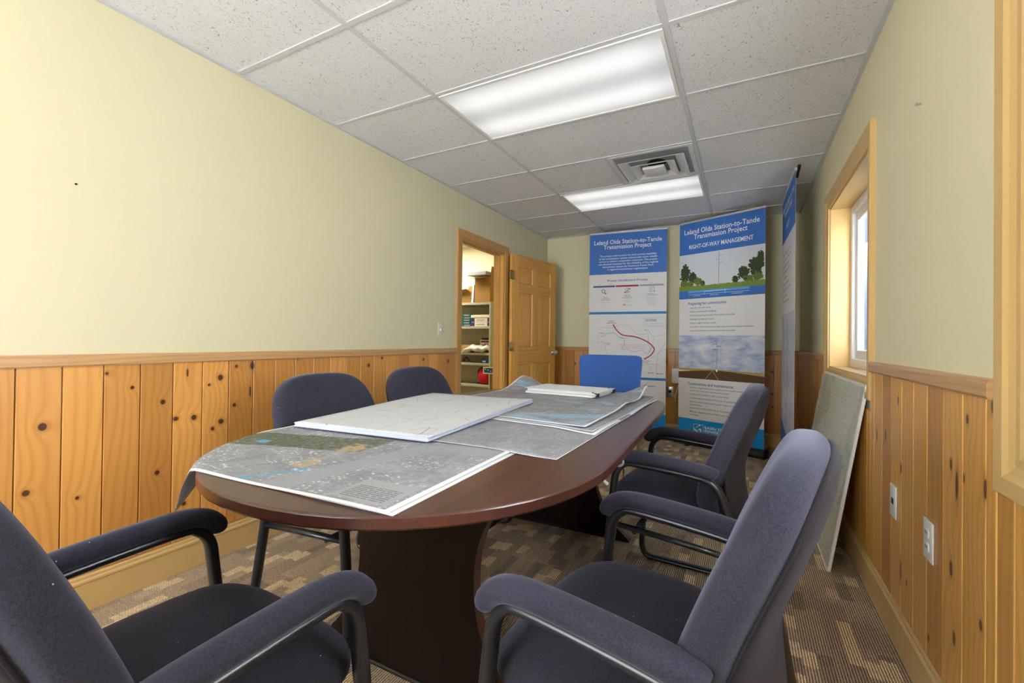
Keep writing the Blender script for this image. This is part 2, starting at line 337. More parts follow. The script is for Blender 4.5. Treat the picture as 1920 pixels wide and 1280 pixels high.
# ------------------------------------------------------------------ mesh helpers
class MB:
    """collects geometry for ONE mesh object with several material slots"""
    def __init__(s): s.bm = bmesh.new(); s.mats = []; s.uvl = None
    def mi(s, m):
        if m not in s.mats: s.mats.append(m)
        return s.mats.index(m)
    def face(s, pts, m, smooth=False):
        f = s.bm.faces.new([s.bm.verts.new(p) for p in pts]); f.material_index = s.mi(m); f.smooth = smooth; return f
    def box(s, x0,y0,z0,x1,y1,z1, m, bevel=0.0, seg=2, mt=None):
        b = bmesh.new(); bmesh.ops.create_cube(b, size=1)
        for v in b.verts:
            v.co = Vector(((x0+x1)/2+v.co.x*(x1-x0), (y0+y1)/2+v.co.y*(y1-y0), (z0+z1)/2+v.co.z*(z1-z0)))
        if bevel: bmesh.ops.bevel(b, geom=b.edges[:], offset=bevel, segments=seg, profile=.5, affect='EDGES')
        s.add(b, m, mt, smooth=bool(bevel) and seg>1); return s
    def add(s, b, m, mt=None, smooth=False):
        i = s.mi(m); mp = {}
        for v in b.verts: mp[v] = s.bm.verts.new(mt @ v.co if mt else v.co)
        for f in b.faces:
            try:
                g = s.bm.faces.new([mp[v] for v in f.verts]); g.material_index = i; g.smooth = smooth
            except ValueError: pass
        b.free(); return s
    def rings(s, rings, m, cap=True, smooth=True, close=False):
        i = s.mi(m); vs = [[s.bm.verts.new(p) for p in r] for r in rings]; n = len(vs[0])
        for a,b in list(zip(vs,vs[1:])) + ([(vs[-1],vs[0])] if close else []):
            for k in range(n):
                f = s.bm.faces.new([a[k],a[(k+1)%n],b[(k+1)%n],b[k]]); f.material_index=i; f.smooth=smooth
        if cap and not close:
            for r in (vs[0][::-1], vs[-1]):
                f = s.bm.faces.new(r); f.material_index=i
        return s
    def tube(s, pts, r, m, n=10, up=Vector((0,0,1)), r2=None, close=False, cap=True):
        """oval tube along pts; r across 'side', r2 along the other normal; r may be a list"""
        P = [Vector(p) for p in pts]; rings = []; L = len(P)
        for k,p in enumerate(P):
            if close: t = P[(k+1)%L]-P[k-1]
            else: t = P[min(k+1,L-1)]-P[max(k-1,0)]
            t.normalize(); side = t.cross(up)
            if side.length < 1e-4: side = t.cross(Vector((0,1,0)))
            side.normalize(); nn = side.cross(t)
            a = r[k] if isinstance(r,(list,tuple)) else r; b = (r2[k] if isinstance(r2,(list,tuple)) else r2) if r2 is not None else a
            rings.append([p + side*a*math.cos(2*pi*j/n) + nn*b*math.sin(2*pi*j/n) for j in range(n)])
        return s.rings(rings, m, cap, True, close)
    def lathe(s, prof, m, c=(0,0,0), n=20, axis='Z'):
        rings = []
        for r,h in prof:
            ring = []
            for j in range(n):
                a = 2*pi*j/n; p = (r*math.cos(a), r*math.sin(a), h)
                p = {'Z':p,'X':(p[2],p[0],p[1]),'Y':(p[1],p[2],p[0])}[axis]
                ring.append((c[0]+p[0],c[1]+p[1],c[2]+p[2]))
            rings.append(ring)
        return s.rings(rings, m)
    def prism(s, poly, a, b, m, axis='Z', mside=None, smooth=False):
        """polygon (2-D) extruded from a to b along axis"""
        def q(p,h): return {'Z':(p[0],p[1],h),'Y':(p[0],h,p[1]),'X':(h,p[0],p[1])}[axis]
        lo = [s.bm.verts.new(q(p,a)) for p in poly]; hi = [s.bm.verts.new(q(p,b)) for p in poly]
        for f in (s.bm.faces.new(lo[::-1]), s.bm.faces.new(hi)): f.material_index = s.mi(m)
        n = len(poly)
        for k in range(n):
            f = s.bm.faces.new([lo[k],lo[(k+1)%n],hi[(k+1)%n],hi[k]]); f.material_index = s.mi(mside or m); f.smooth = smooth
        return s
    def superq(s, rx,ry,rz, m, a=4.0, b=2.6, n=14, deform=None):
        """superquadric cushion: exponent a in the x-z outline, b through the thickness y"""
        g = bmesh.new(); bmesh.ops.create_cube(g, size=2); bmesh.ops.subdivide_edges(g, edges=g.edges[:], cuts=n, use_grid_fill=True)
        for v in g.verts:
            x,y,z = v.co
            x,y,z = (math.sin(x*pi/4)/math.sin(pi/4), math.sin(y*pi/4)/math.sin(pi/4), math.sin(z*pi/4)/math.sin(pi/4))
            d = ((abs(x)**a+abs(z)**a)**(b/a)+abs(y)**b)**(1/b)
            p = Vector((x/d*rx, y/d*ry, z/d*rz)); v.co = deform(p) if deform else p
        return s.add(g, m, smooth=True)
    def obj(s, name, parent=None, mod=None):
        me = bpy.data.meshes.new(name); bmesh.ops.recalc_face_normals(s.bm, faces=s.bm.faces[:]); s.bm.to_mesh(me); s.bm.free()
        for m in s.mats: me.materials.append(m)
        o = bpy.data.objects.new(name, me); C.objects.link(o)
        if parent: o.parent = parent
        return o
def tag(o, label=None, cat=None, group=None, kind=None):
    for k,v in (('label',label),('category',cat),('group',group),('kind',kind)):
        if v: o[k] = v
    return o
def thing(name, label, cat, loc=(0,0,0), rz=0, group=None):
    o = bpy.data.objects.new(name, None); C.objects.link(o); o.empty_display_size=.1
    o.location = loc; o.rotation_euler = (0,0,rz); return tag(o,label,cat,group)
def struct(o): o['kind']='structure'; return o
def copy_tree(o, parent=None):
    c = o.copy(); C.objects.link(c)
    if parent: c.parent = parent
    for ch in list(o.children): copy_tree(ch, c)
    return c
def smoothpath(ctrl, n=8, close=False):
    P = [Vector(p) for p in ctrl]; out = []; L = len(P)
    for i in range(L if close else L-1):
        p0 = P[i-1] if (i>0 or close) else P[0]; p1=P[i]; p2=P[(i+1)%L]; p3 = P[(i+2)%L] if (close or i+2<L) else P[-1]
        for k in range(n):
            t=k/n; out.append(.5*((2*p1)+(p2-p0)*t+(2*p0-5*p1+4*p2-p3)*t*t+(-p0+3*p1-3*p2+p3)*t**3))
    if not close: out.append(P[-1])
    return out
_txt = {}
def text_geo(body, bold):
    k = (body,bold)
    if k not in _txt:
        cu = bpy.data.curves.new('lettering','FONT'); cu.body=body; cu.size=1; cu.offset = bold; cu.resolution_u = 2
        o = bpy.data.objects.new('lettering',cu); C.objects.link(o)
        dg = bpy.context.evaluated_depsgraph_get(); dg.update()
        me = bpy.data.meshes.new_from_object(o.evaluated_get(dg))
        vs = [v.co.copy() for v in me.vertices]; fs = [tuple(p.vertices) for p in me.polygons]
        bpy.data.objects.remove(o); bpy.data.curves.remove(cu); bpy.data.meshes.remove(me)
        _txt[k] = (vs,fs)
    return _txt[k]
def text(mb, body, m, u0, v0, cap, u1=None, y=-.0016, align='L', bold=0.0, P=None):
    """flat lettering: baseline start (u0,v0), capital height cap; stretched to end at u1; in the x-z plane at depth y"""
    vs,fs = text_geo(body,bold)
    if not vs: return
    x0=min(v.x for v in vs); x1=max(v.x for v in vs); sy = cap/.70; sx = sy
    if u1 is not None: sx = (u1-u0)/(x1-x0)
    wd = (x1-x0)*sx; off = {'L':0,'C':-wd/2,'R':-wd}[align]
    P = P or (lambda u,v: (u,y,v))
    bv = [mb.bm.verts.new(P(u0+off+(v.x-x0)*sx, v0+v.y*sy)) for v in vs]; i = mb.mi(m)
    for f in fs:
        try: g = mb.bm.faces.new([bv[k] for k in f]); g.material_index = i
        except ValueError: pass
def strip(mb, pts, wdt, m, y=-.0016):
    P = smoothpath([(p[0],0,p[1]) for p in pts], 5) if len(pts)>2 else [Vector((p[0],0,p[1])) for p in pts]
    L = []
    for k,p in enumerate(P):
        t = P[min(k+1,len(P)-1)]-P[max(k-1,0)]; t.normalize(); nn = Vector((-t.z,0,t.x))*wdt/2
        L.append((Vector((p.x,y,p.z))+nn, Vector((p.x,y,p.z))-nn))
    for a,b in zip(L,L[1:]): mb.face([a[0],b[0],b[1],a[1]], m)
def rect(mb, u0,v0,u1,v1, m, y=-.0008): mb.face([(u0,y,v0),(u1,y,v0),(u1,y,v1),(u0,y,v1)], m)
def blob(mb, cu, cv, ru, rv, m, y, seed, n=26, rough=.16, flatb=False):
    r = random.Random(seed); pts=[]
    for k in range(n):
        a=2*pi*k/n; q=1+r.uniform(-rough,rough); v = cv+rv*q*math.sin(a)
        pts.append((cu+ru*q*math.cos(a), y, max(v,cv-rv*.75) if flatb else v))
    mb.face(pts,m)

# ------------------------------------------------------------------ room shell
def wall(name, axis, p0, p1, a0, a1, z0, z1, holes, m):
    """wall slab; axis = the axis it runs along; p0..p1 its thickness; holes = (a0,a1,z0,z1)"""
    mb = MB(); As = sorted({a0,a1,*[h[0] for h in holes],*[h[1] for h in holes]}); Zs = sorted({z0,z1,*[h[2] for h in holes],*[h[3] for h in holes]})
    for i in range(len(As)-1):
        for j in range(len(Zs)-1):
            ca=(As[i]+As[i+1])/2; cz=(Zs[j]+Zs[j+1])/2
            if any(h[0]<ca<h[1] and h[2]<cz<h[3] for h in holes): continue
            if axis=='Y': mb.box(p0,As[i],Zs[j],p1,As[i+1],Zs[j+1],m)
            else: mb.box(As[i],p0,Zs[j],As[i+1],p1,Zs[j+1],m)
    return struct(mb.obj(name))
DY0, DY1, DZ = 3.35, 4.17, 2.03                      # storage doorway
W1 = (2.54,3.60,.93,2.0); W2 = (.42,1.26,.87,2.06)   # windows in the window wall
WT = .16
wall('wall_left','Y',XL-.12,XL,YR,YB,0,H+.05,[(DY0,DY1,0,DZ)],M['wall'])
wall('wall_right','Y',XR,XR+WT,YR,YB,0,H+.05,[W1,W2],M['wall'])
wall('wall_back','X',YB,YB+.12,XL-.12,XR+WT,0,H+.05,[],M['wall'])
W3 = (-2.1,-.55,.35,2.2)  # unseen opening behind the camera, placed and sized for the light it lets in
wall('wall_front','X',YR-.12,YR,XL-.12,XR+WT,0,H+.05,[W3],M['wall'])
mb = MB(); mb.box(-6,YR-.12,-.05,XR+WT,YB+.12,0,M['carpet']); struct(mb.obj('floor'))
mb = MB(); mb.box(XL-.12,YR-.12,H,XR+WT,YB+.12,H+.04,M['tile']); ceil = struct(mb.obj('ceiling'))
mb = MB(); gw=.012
ys = [GY0+T*k for k in range(-6,9) if YR<GY0+T*k<YB]
for x in (GX1,GX2): mb.box(x-gw,YR,H-.006,x+gw,YB,H+.001,M['grid'])
for y in ys: mb.box(XL,y-gw,H-.0052,XR,y+gw,H+.001,M['grid'])
mb.box(GX2-T-gw,GY0+3*T,H-.0046,GX2-T+gw,GY0+4*T,H+.001,M['grid'])
for b in ((XL,YR,XL+.022,YB),(XR-.022,YR,XR,YB),(XL,YB-.022,XR,YB),(XL,YR,XR,YR+.022)): mb.box(b[0],b[1],H-.009,b[2],b[3],H+.001,M['grid'])
g = mb.obj('ceiling_grid', ceil)
# wainscot planks
PW = .1222
def planks(name, axis, face, sgn, a0, a1, z0, z1, m, ph):
    mb = MB(); k0 = math.floor((a0-ph)/PW)
    k = k0
    while ph+k*PW < a1:
        s0=max(a0,ph+k*PW); s1=min(a1,ph+(k+1)*PW); k+=1
        if s1-s0<.01: continue
        t=.014; c=.0035
        prof=[(s0+.0012,0),(s1-.0012,0),(s1-.0012,t-c),(s1-c,t),(s0+c,t),(s0+.0012,t-c)]
        if axis=='Y': mb.prism([(face+sgn*d,a) for a,d in prof], z0,z1,m,'Z')
        else: mb.prism([(a,face+sgn*d) for a,d in prof], z0,z1,m,'Z')
    return struct(mb.obj(name))
ZB, ZR = .15, .972
CW = .075                                             # door casing width
planks('trim_1','Y',XL,1,YR,DY0-CW,ZB,ZR,M['pineL'],.564)
planks('trim_2','Y',XL,1,DY1+CW,YB,ZB,ZR,M['pineL'],.564)
planks('trim_3','X',YB,-1,XL+.014,XR-.014,ZB,ZR,M['pineB'],.04)
planks('trim_4','Y',XR,-1,1.364,2.455,ZB,ZR,M['pineR'],.19)
planks('trim_5','Y',XR,-1,3.70,YB-.014,ZB,ZR,M['pineR'],.19)
planks('trim_6','Y',XR,-1,2.455,3.70,ZB,.795,M['pineR'],.19)
planks('trim_7','Y',XR,-1,YR,1.362,ZB,.775,M['pineR'],.19)
# chair rails
def rail(name, axis, face, sgn, a0, a1, m):
    prof=[(0,.968),(.020,.968),(.024,.974),(.024,1.004),(.019,1.014),(0,1.014)]
    mb=MB(); mb.prism([(face+sgn*d,z) for d,z in prof], a0,a1, m, 'Y' if axis=='Y' else 'X') if axis=='Y' else mb.prism([(face+sgn*d,z) for d,z in prof], a0,a1,m,'X')
    return struct(mb.obj(name))
rail('trim_8','Y',XL,1,YR,DY0-CW,M['pinerail']); rail('trim_9','Y',XL,1,DY1+CW,YB,M['pinerail'])
rail('trim_10','X',YB,-1,XL,XR,M['pinerailx']); rail('trim_11','Y',XR,-1,1.385,2.455,M['pinerail']); rail('trim_12','Y',XR,-1,3.70,YB,M['pinerail'])
def base(name, axis, face, sgn, a0, a1):
    prof=[(0,0),(.017,0),(.017,.112),(.021,.116),(.021,.124),(.014,.130),(.014,.138),(.009,.146),(0,.152)]
    prof=[(d if d<=0 else d+.004,z) for d,z in prof]
    mb=MB(); mb.prism([(face+sgn*d,z) for d,z in prof], a0,a1,M['tan'],'Y' if axis=='Y' else 'X'); return struct(mb.obj(name))
base('baseboard_left','Y',XL,1,YR,DY0-CW); base('baseboard_left_far','Y',XL,1,DY1+CW,YB)
base('baseboard_back','X',YB,-1,XL,XR); base('baseboard_right','Y',XR,-1,YR,YB)
# casings (a moulded frame: cross-section swept round a rectangle, mitred)
def casing(name, axis, face, sgn, a0, a1, z0, z1, wd, m, sides='LRTB', prof=None):
    prof = prof or [(0,0),(0,.011),(.012,.014),(.030,.013),(.048,.017),(.060,.023),(wd-.004,.023),(wd,.019),(wd,0)]
    mb = MB(); 
    P = lambda a,z,d: (face+sgn*d,a,z) if axis=='Y' else (a,face+sgn*d,z)
    corners = {'BL':(a0,z0,-1,-1),'BR':(a1,z0,1,-1),'TR':(a1,z1,1,1),'TL':(a0,z1,-1,1)}
    def ring(c, floor=False):
        a,z,sa,sz = corners[c]; return [P(a+sa*o, z if floor else z+sz*o, d) for o,d in prof]
    segs = {'L':('BL','TL'),'T':('TL','TR'),'R':('TR','BR'),'B':('BR','BL')}
    for s_ in sides:
        c0,c1 = segs[s_]; mb.rings([ring(c0,'B' not in sides and c0[0]=='B'), ring(c1,'B' not in sides and c1[0]=='B')], m, smooth=False)
    return struct(mb.obj(name))
casing('trim_13','Y',XR,-1,*W1,.09,M['tan'])
casing('trim_14','Y',XR,-1,*W2,.10,M['tan'])
casing('trim_15','Y',XL,1,DY0,DY1,0,DZ,CW,M['pinecase'],'LTR',[(0,0),(0,.012),(.006,.016),(CW-.006,.018),(CW,.014),(CW,0)])
# door jamb lining
mb=MB(); jt=.018
mb.box(XL-.12,DY0-.001,0,XL+.002,DY0+jt,DZ,M['pinecase']); mb.box(XL-.12,DY1-jt,0,XL+.002,DY1+.001,DZ,M['pinecase']); mb.box(XL-.12,DY0,DZ-jt,XL+.002,DY1,DZ+.001,M['pinecase'])
mb.box(XL-.075,DY0+jt,0,XL-.04,DY0+jt+.012,DZ-jt,M['pinecase']); mb.box(XL-.075,DY1-jt-.012,0,XL-.04,DY1-jt,DZ-jt,M['pinecase']); mb.box(XL-.075,DY0+jt,DZ-jt-.012,XL-.04,DY1-jt,DZ-jt,M['pinecase'])
struct(mb.obj('trim_16'))
# windows: reveal lining, vinyl frame, sash, glass
def window(n, W, glazed=True):
    a0,a1,z0,z1 = W; x0=XR; x1=XR+WT
    mb=MB(); e=.012
    for b in ((x0-.001,a0,z0,x0+.112,a0+e,z1),(x0-.001,a1-e,z0,x0+.112,a1,z1),(x0-.001,a0,z1-e,x0+.112,a1,z1)): mb.box(*b,M['tan'])
    mb.box(x0-.001,a0,z0,x0+.112,a1,z0+e,M['tan']); 
    struct(mb.obj('trim_%d'%(16+n)))
    w_=MB(); f=.055; xa=x0+.108; xb=x0+WT+.01
    def frame(mb,a0,a1,z0,z1,f,xa,xb,m):
        for b in ((xa,a0,z0,xb,a0+f,z1),(xa,a1-f,z0,xb,a1,z1),(xa,a0+f,z0,xb,a1-f,z0+f),(xa,a0+f,z1-f,xb,a1-f,z1)): mb.box(*b,m,.004,2)
    frame(w_,a0+e,a1-e,z0+e,z1-e,f,xa,xb,M['vinyl'])
    o = struct(w_.obj('window_%d'%n))
    s_=MB(); frame(s_,a0+e+f-.004,a1-e-f+.004,z0+e+f-.004,z1-e-f+.004,.06,xa+.018,xb-.008,M['vinyl']); s_.obj('sash',o)
    g_=MB(); g_.box(xa+.028,a0+e+f+.05,z0+e+f+.05,xa+.032,a1-e-f-.05,z1-e-f-.05,M['glass']); g_.obj('pane',o)
    return o
window(1,W1); window(2,W2)
mb=MB()
for b in ((W3[0],YR-.1,W3[2],W3[0]+.05,YR-.02,W3[3]),(W3[1]-.05,YR-.1,W3[2],W3[1],YR-.02,W3[3]),(W3[0]+.05,YR-.1,W3[2],W3[1]-.05,YR-.02,W3[2]+.05),(W3[0]+.05,YR-.1,W3[3]-.05,W3[1]-.05,YR-.02,W3[3]),(-1.36,YR-.1,W3[2]+.05,-1.30,YR-.02,W3[3]-.05)): mb.box(*b,M['vinyl'])
struct(mb.obj('window_3'))  # frame of the added rear opening
# neighbour wall seen through the pane: ribbed siding outdoors
mb=MB(); pts=[]
for k in range(0,100):
    y=1.42+k*.12; pts += [(1.75,y),(1.75,y+.07),(1.73,y+.08),(1.73,y+.11)]
pts += [(1.9,1.42+100*.12),(1.9,1.42)]
mb.prism(pts,-.3,7,M['siding'],'Z'); tag(mb.obj('siding_wall'),'pale blue ribbed siding wall outdoors, seen through the window pane','wall')
mb=MB(); mb.box(XR+WT+.01,1.42,2.46,1.46,13.0,2.60,M['vinyl']); tag(mb.obj('light_baffle'),'white unseen light eave outdoors above the far window','baffle')  # added out of view to keep sky light off the far window
mb=MB(); mb.box(XR+WT+.02,1.3,-.40,1.9,13.5,-.30,M['ground_blocker']); struct(mb.obj('ground'))  # added strip, stops sky light coming up from below
mb=MB(); mb.box(XR,YB+.12,-.3,XR+WT,13.4,2.46,M['vinyl']); struct(mb.obj('sky_block_wall'))  # unseen wall added to shade the siding beyond the room
# ------------------------------------------------------------------ storage room beyond the doorway
SX0=-5.2
mb=MB()
mb.box(SX0-.1,2.2,0,SX0,YB+.1,2.5,M['closet']); mb.box(SX0,YB,0,XL-.12,YB+.1,2.5,M['closet']); mb.box(SX0,2.1,0,XL-.12,2.2,2.5,M['closet'])
struct(mb.obj('wall_storage'))
mb=MB(); mb.box(SX0,2.2,H,XL-.12,YB,H+.04,M['tile']); struct(mb.obj('ceiling_storage'))
def troffer(name, x0, y0, x1, y1, z, label, lm):
    t=thing(name,label,'ceiling light',((x0+x1)/2,(y0+y1)/2,z),0); hx=(x1-x0)/2; hy=(y1-y0)/2; f=.018
    mb=MB()
    for b in ((-hx,-hy,hx,-hy+f),(-hx,hy-f,hx,hy),(-hx,-hy+f,-hx+f,hy-f),(hx-f,-hy+f,hx,hy-f)): mb.box(b[0],b[1],-.011,b[2],b[3],.0,M['white'],.002,1)
    mb.obj('frame',t); mb=MB(); mb.box(-hx+f,-hy+f,-.006,hx-f,hy-f,-.001,lm); mb.obj('diffuser',t); return t
g_=.013
troffer('ceiling_light',GX1+g_,GY0+T+g_,GX2-g_,GY0+2*T-g_,H,'large fluorescent ceiling light over the near end of the table, two glowing bands',M['lamp'])
troffer('ceiling_light',GX1+g_,GY0+4*T+g_,GX2-g_,GY0+5*T-g_,H,'fluorescent ceiling light just beyond the square air vent, before the banners',M['lamp'])
troffer('ceiling_light',-4.45,4.3,-3.3,4.85,H,'bright ceiling light in the storage room, glimpsed above the doorway',M['lamp2'])
# vent
vx0,vx1,vy0,vy1 = GX2-T+g_,GX2-g_,GY0+3*T+g_,GY0+4*T-g_
t=thing('air_vent','square stepped air vent in the ceiling beside the far light','vent',((vx0+vx1)/2,(vy0+vy1)/2,H))
hx=(vx1-vx0)/2; hy=(vy1-vy0)/2
r=lambda k,z:[(-k,-k,z),(k,-k,z),(k,k,z),(-k,k,z)]
def cone(name, ro, ri, zo, zi):
    mb=MB(); mb.rings([r(ro,zo),r(ro-.010,zo-.002),r(ri,zi-.004),r(ri,zi),r(ro-.006,zo+.003),r(ro,zo)],M['vent'],cap=False,smooth=False); mb.obj(name,t)
mb=MB(); mb.rings([r(hx,-.001),r(hx,-.008),r(hx-.030,-.008),r(hx-.036,-.0016)],M['vent'],cap=False,smooth=False); mb.box(-hx+.034,-hx+.034,-.0022,hx-.034,hx-.034,-.0012,M['ventin']); mb.obj('frame',t)
mb=MB(); mb.lathe([(0,-.003),(.07,-.003),(.07,-.0024),(0,-.0024)],M['dark'],(0.02,-.05,0),20); mb.obj('duct_shade_disc',t)  # flat dark disc painted as the shaded duct hole
cone('outer_ring',.232,.165,-.036,-.012); cone('middle_ring',.160,.100,-.044,-.016)
mb=MB(); mb.box(-.080,-.080,-.052,.080,.080,-.030,M['vent'],.006,2); mb.obj('centre_plate',t)

# ------------------------------------------------------------------ six-panel door leaf
LW, LH, LT = .85, 2.02, .036
hx_,hy_ = -2.262, 4.215
ang = math.atan2(5.08-4.215, -2.084+2.262)
t=thing('door_leaf','open six-panel pine door swung back toward the end wall','door',(hx_,hy_,0.0),ang)
# local x along the leaf from hinge, room-side face at y = -LT (faces +x/-y of the room)
mb=MB(); st=.115
zs=[.012,.22,.82,1.0+.02,1.62,1.72,1.90,LH+.012]      # bottom rail, panel, lock rail, panel, rail, panel, top rail
cols=[(st,(LW-.10)/2),((LW+.10)/2,LW-st)]
mb.box(0,-LT,.012,st,0,LH+.012,M['pinedoor'],.002,1); mb.obj('stile',t); mb=MB(); mb.box(LW-st,-LT,.012,LW,0,LH+.012,M['pinedoor'],.002,1); mb.obj('stile',t); mb=MB()
for a,b in ((zs[1],zs[2]),(zs[3],zs[4]),(zs[5],zs[6])): mb.box((LW-.10)/2,-LT,a,(LW+.10)/2,0,b,M['pinedoor'],.001,1)
mb.obj('muntin',t)
for a,b in ((zs[0],zs[1]),(zs[2],zs[3]),(zs[4],zs[5]),(zs[6],zs[7])):
    mb=MB(); mb.box(st,-LT,a,LW-st,0,b,M['pinedoorh'],.001,1); mb.obj('rail',t)
for a,b in ((zs[1],zs[2]),(zs[3],zs[4]),(zs[5],zs[6])):
    for c0,c1 in cols:
        mb=MB()
        for s_ in (-1,1):
            yf = -LT/2+s_*LT/2; rr=lambda i,d:[(c0+i,yf-s_*d,a+i),(c1-i,yf-s_*d,a+i),(c1-i,yf-s_*d,b-i),(c0+i,yf-s_*d,b-i)]
            mb.rings([rr(0,.0),rr(.008,.011),rr(.016,.012),rr(.042,.004)],M['pinedoor'],cap=False,smooth=False)
            mb.face(rr(.042,.004),M['pinedoor'])
        mb.obj('panel',t)
mb=MB(); mb.lathe([(.0,-.067),(.022,-.066),(.028,-.055),(.026,-.043),(.012,-.032),(.012,-.012),(.030,-.006),(.031,0),(0,.0)],M['steel'],(LW-.06,-LT,.945),18,'Y'); mb.obj('knob',t)
for z in (1.80,1.02,.25):
    mb=MB(); mb.box(-.004,-LT-.004,z-.050,.040,-LT+.001,z+.050,M['brass']); mb.box(-.044,-LT-.012,z-.050,-.004,-LT-.008,z+.050,M['brass'])
    mb.tube([(-.004,-LT-.007,z-.05),(-.004,-LT-.007,z+.05)],.008,M['brass'],10); mb.obj('hinge',t)
# ------------------------------------------------------------------ wall fittings
t=thing('light_switch','ivory light switch on the long cream wall beside the doorway','switch',(XL,3.045,1.174))
mb=MB(); mb.box(0,-.035,-.057,.006,.035,.057,M['ivory'],.003,2); mb.obj('plate',t)
mb=MB(); mb.box(.005,-.006,-.012,.014,.006,.010,M['ivory'],.002,1); mb.obj('toggle',t)
t=thing('data_outlet','white data socket plate on the pine wall nearer the leaning map board','outlet',(XR-.014,2.10,.512))
mb=MB(); mb.box(-.006,-.036,-.059,0,.036,.059,M['white'],.003,2); mb.obj('plate',t)
mb=MB(); mb.box(-.0075,-.012,-.010,-.005,.012,.010,M['black']); mb.obj('jack',t)
for s_ in (-1,1): mb=MB(); mb.lathe([(0,-.0072),(.003,-.007),(.003,-.005)],M['steel'],(0,0,s_*.047),8,'X'); mb.obj('screw',t)
t=thing('power_outlet','white duplex power outlet on the pine wall below the near window','outlet',(XR-.014,1.752,.505))
mb=MB(); mb.box(-.006,-.036,-.060,0,.036,.060,M['white'],.003,2); mb.obj('plate',t)
for s_ in (-1,1):
    mb=MB(); mb.superq(.0165,.003,.0145,M['white'],3.2,6,5,lambda p: Vector((-.0065-p.y,p.x,s_*.021+p.z)))
    for d in (-.006,.006): mb.box(-.0101,d-.0012,s_*.021-.002,-.0094,d+.0012,s_*.021+.007,M['dark'])
    mb.obj('socket',t)
mb=MB(); mb.box(-.684-.04,YB-.052,.62,-.684+.06,YB-.014,.79,M['white'],.006,2); tag(mb.obj('junction_box'),'white control box on the end wall between the first two banners','box')
t=thing('wall_socket','power outlet low on the end wall with a plug and thin cords hanging from it','outlet',(-.746,YB-.014,.515))
mb=MB(); mb.box(-.036,-.006,-.06,.036,0,.06,M['steel'],.003,2); mb.obj('plate',t)
mb=MB(); mb.box(-.016,-.035,-.008,.016,-.006,.022,M['black'],.004,2); mb.obj('plug',t)
mb=MB(); mb.tube(smoothpath([(.0,-.03,.0),(.03,-.035,-.03),(.055,-.03,-.06),(.07,-.025,-.01),(.085,-.02,.05),(.10,-.012,.10)],6),.004,M['white'],6); mb.tube(smoothpath([(.055,-.03,-.02),(.066,-.03,-.075),(.062,-.03,-.10)],5),.006,M['white'],6); mb.obj('cord',t)
mb=MB(); mb.tube([(XR,1.898,1.885),(XR-.012,1.898,1.886)],.003,M['ventin'],8); mb.lathe([(0,-.016),(.006,-.014),(.006,-.011),(0,-.010)],M['ventin'],(XR,1.898,1.886),10,'X'); tag(mb.obj('wall_nail'),'small dark nail high on the cream wall between the two windows','nail')
mb=MB(); mb.lathe([(0,.003),(.004,.002),(.004,0)],M['black'],(XL,.717,1.677),8,'X'); tag(mb.obj('wall_nail'),'tiny dark nail head alone on the long cream wall','nail')
mb=MB(); mb.tube(smoothpath([(XR+.05,2.78,W1[3]-.012),(XR+.05,2.78,W1[3]-.030),(XR+.05,2.76,W1[3]-.034),(XR+.05,2.745,W1[3]-.024)],5),.005,M['brass'],8); tag(mb.obj('curtain_hook'),'small brass hook under the head of the far window','hook')

# ------------------------------------------------------------------ conference table
TX, TZ, TA, TB, TN, TY0, TY1 = -.95, .75, .612, .66, 2.15, .548, 2.98
def outline(off=0.0, n=28):
    a=TA-off; b=TB-off; pts=[]
    for k in range(n+1):
        t=pi*k/n; c=-math.cos(t); s_=math.sin(t)
        pts.append((TX+a*math.copysign(abs(c)**(2/TN),c), TY0+TB-b*abs(s_)**(2/TN)))
    for k in range(n+1):
        t=pi*k/n; c=math.cos(t); s_=math.sin(t)
        pts.append((TX+a*math.copysign(abs(c)**(2/TN),c), TY1-TB+b*abs(s_)**(2/TN)))
    return [(x-.030*(y-1.76),y+.030*(x-TX)) for x,y in pts]
t=thing('conference_table','dark cherry racetrack conference table spread with maps','table',(0,0,0))
mb=MB(); th=.031
rg=lambda off,z:[(x,y,z) for x,y in outline(off)]
mb.rings([rg(.010,TZ-th),rg(.002,TZ-th+.002),rg(0,TZ-th+.006)],M['tableedge'],cap=False)
mb.rings([rg(0,TZ-th+.006),rg(0,TZ-.005)],M['tableedge'],cap=False)
mb.rings([rg(0,TZ-.005),rg(.0015,TZ-.0015),rg(.005,TZ)],M['tableedge'],cap=False)
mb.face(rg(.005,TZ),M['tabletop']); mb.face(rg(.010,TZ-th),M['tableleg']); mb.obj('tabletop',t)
def pedestal(y):
    hw=lambda z: .232+.21*min(1,abs(z-.37)/.37)**2.3
    zs=[.012+(.719-.012)*k/28 for k in range(29)]
    cx=TX-.030*(y-1.76); poly=[(cx+hw(z),z) for z in zs]+[(cx-hw(z),z) for z in reversed(zs)]
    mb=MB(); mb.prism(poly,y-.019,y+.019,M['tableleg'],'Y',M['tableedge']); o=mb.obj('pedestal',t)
    mb=MB(); mb.box(cx-.43,y-.028,0,cx+.43,y+.028,.014,M['black'],.004,1); mb.obj('foot_plate',o)
pedestal(1.12); pedestal(2.43)
mb=MB(); mb.box(TX-.016,1.14,.30,TX+.016,2.41,.719,M['tableleg']); mb.obj('stretcher_panel',t)

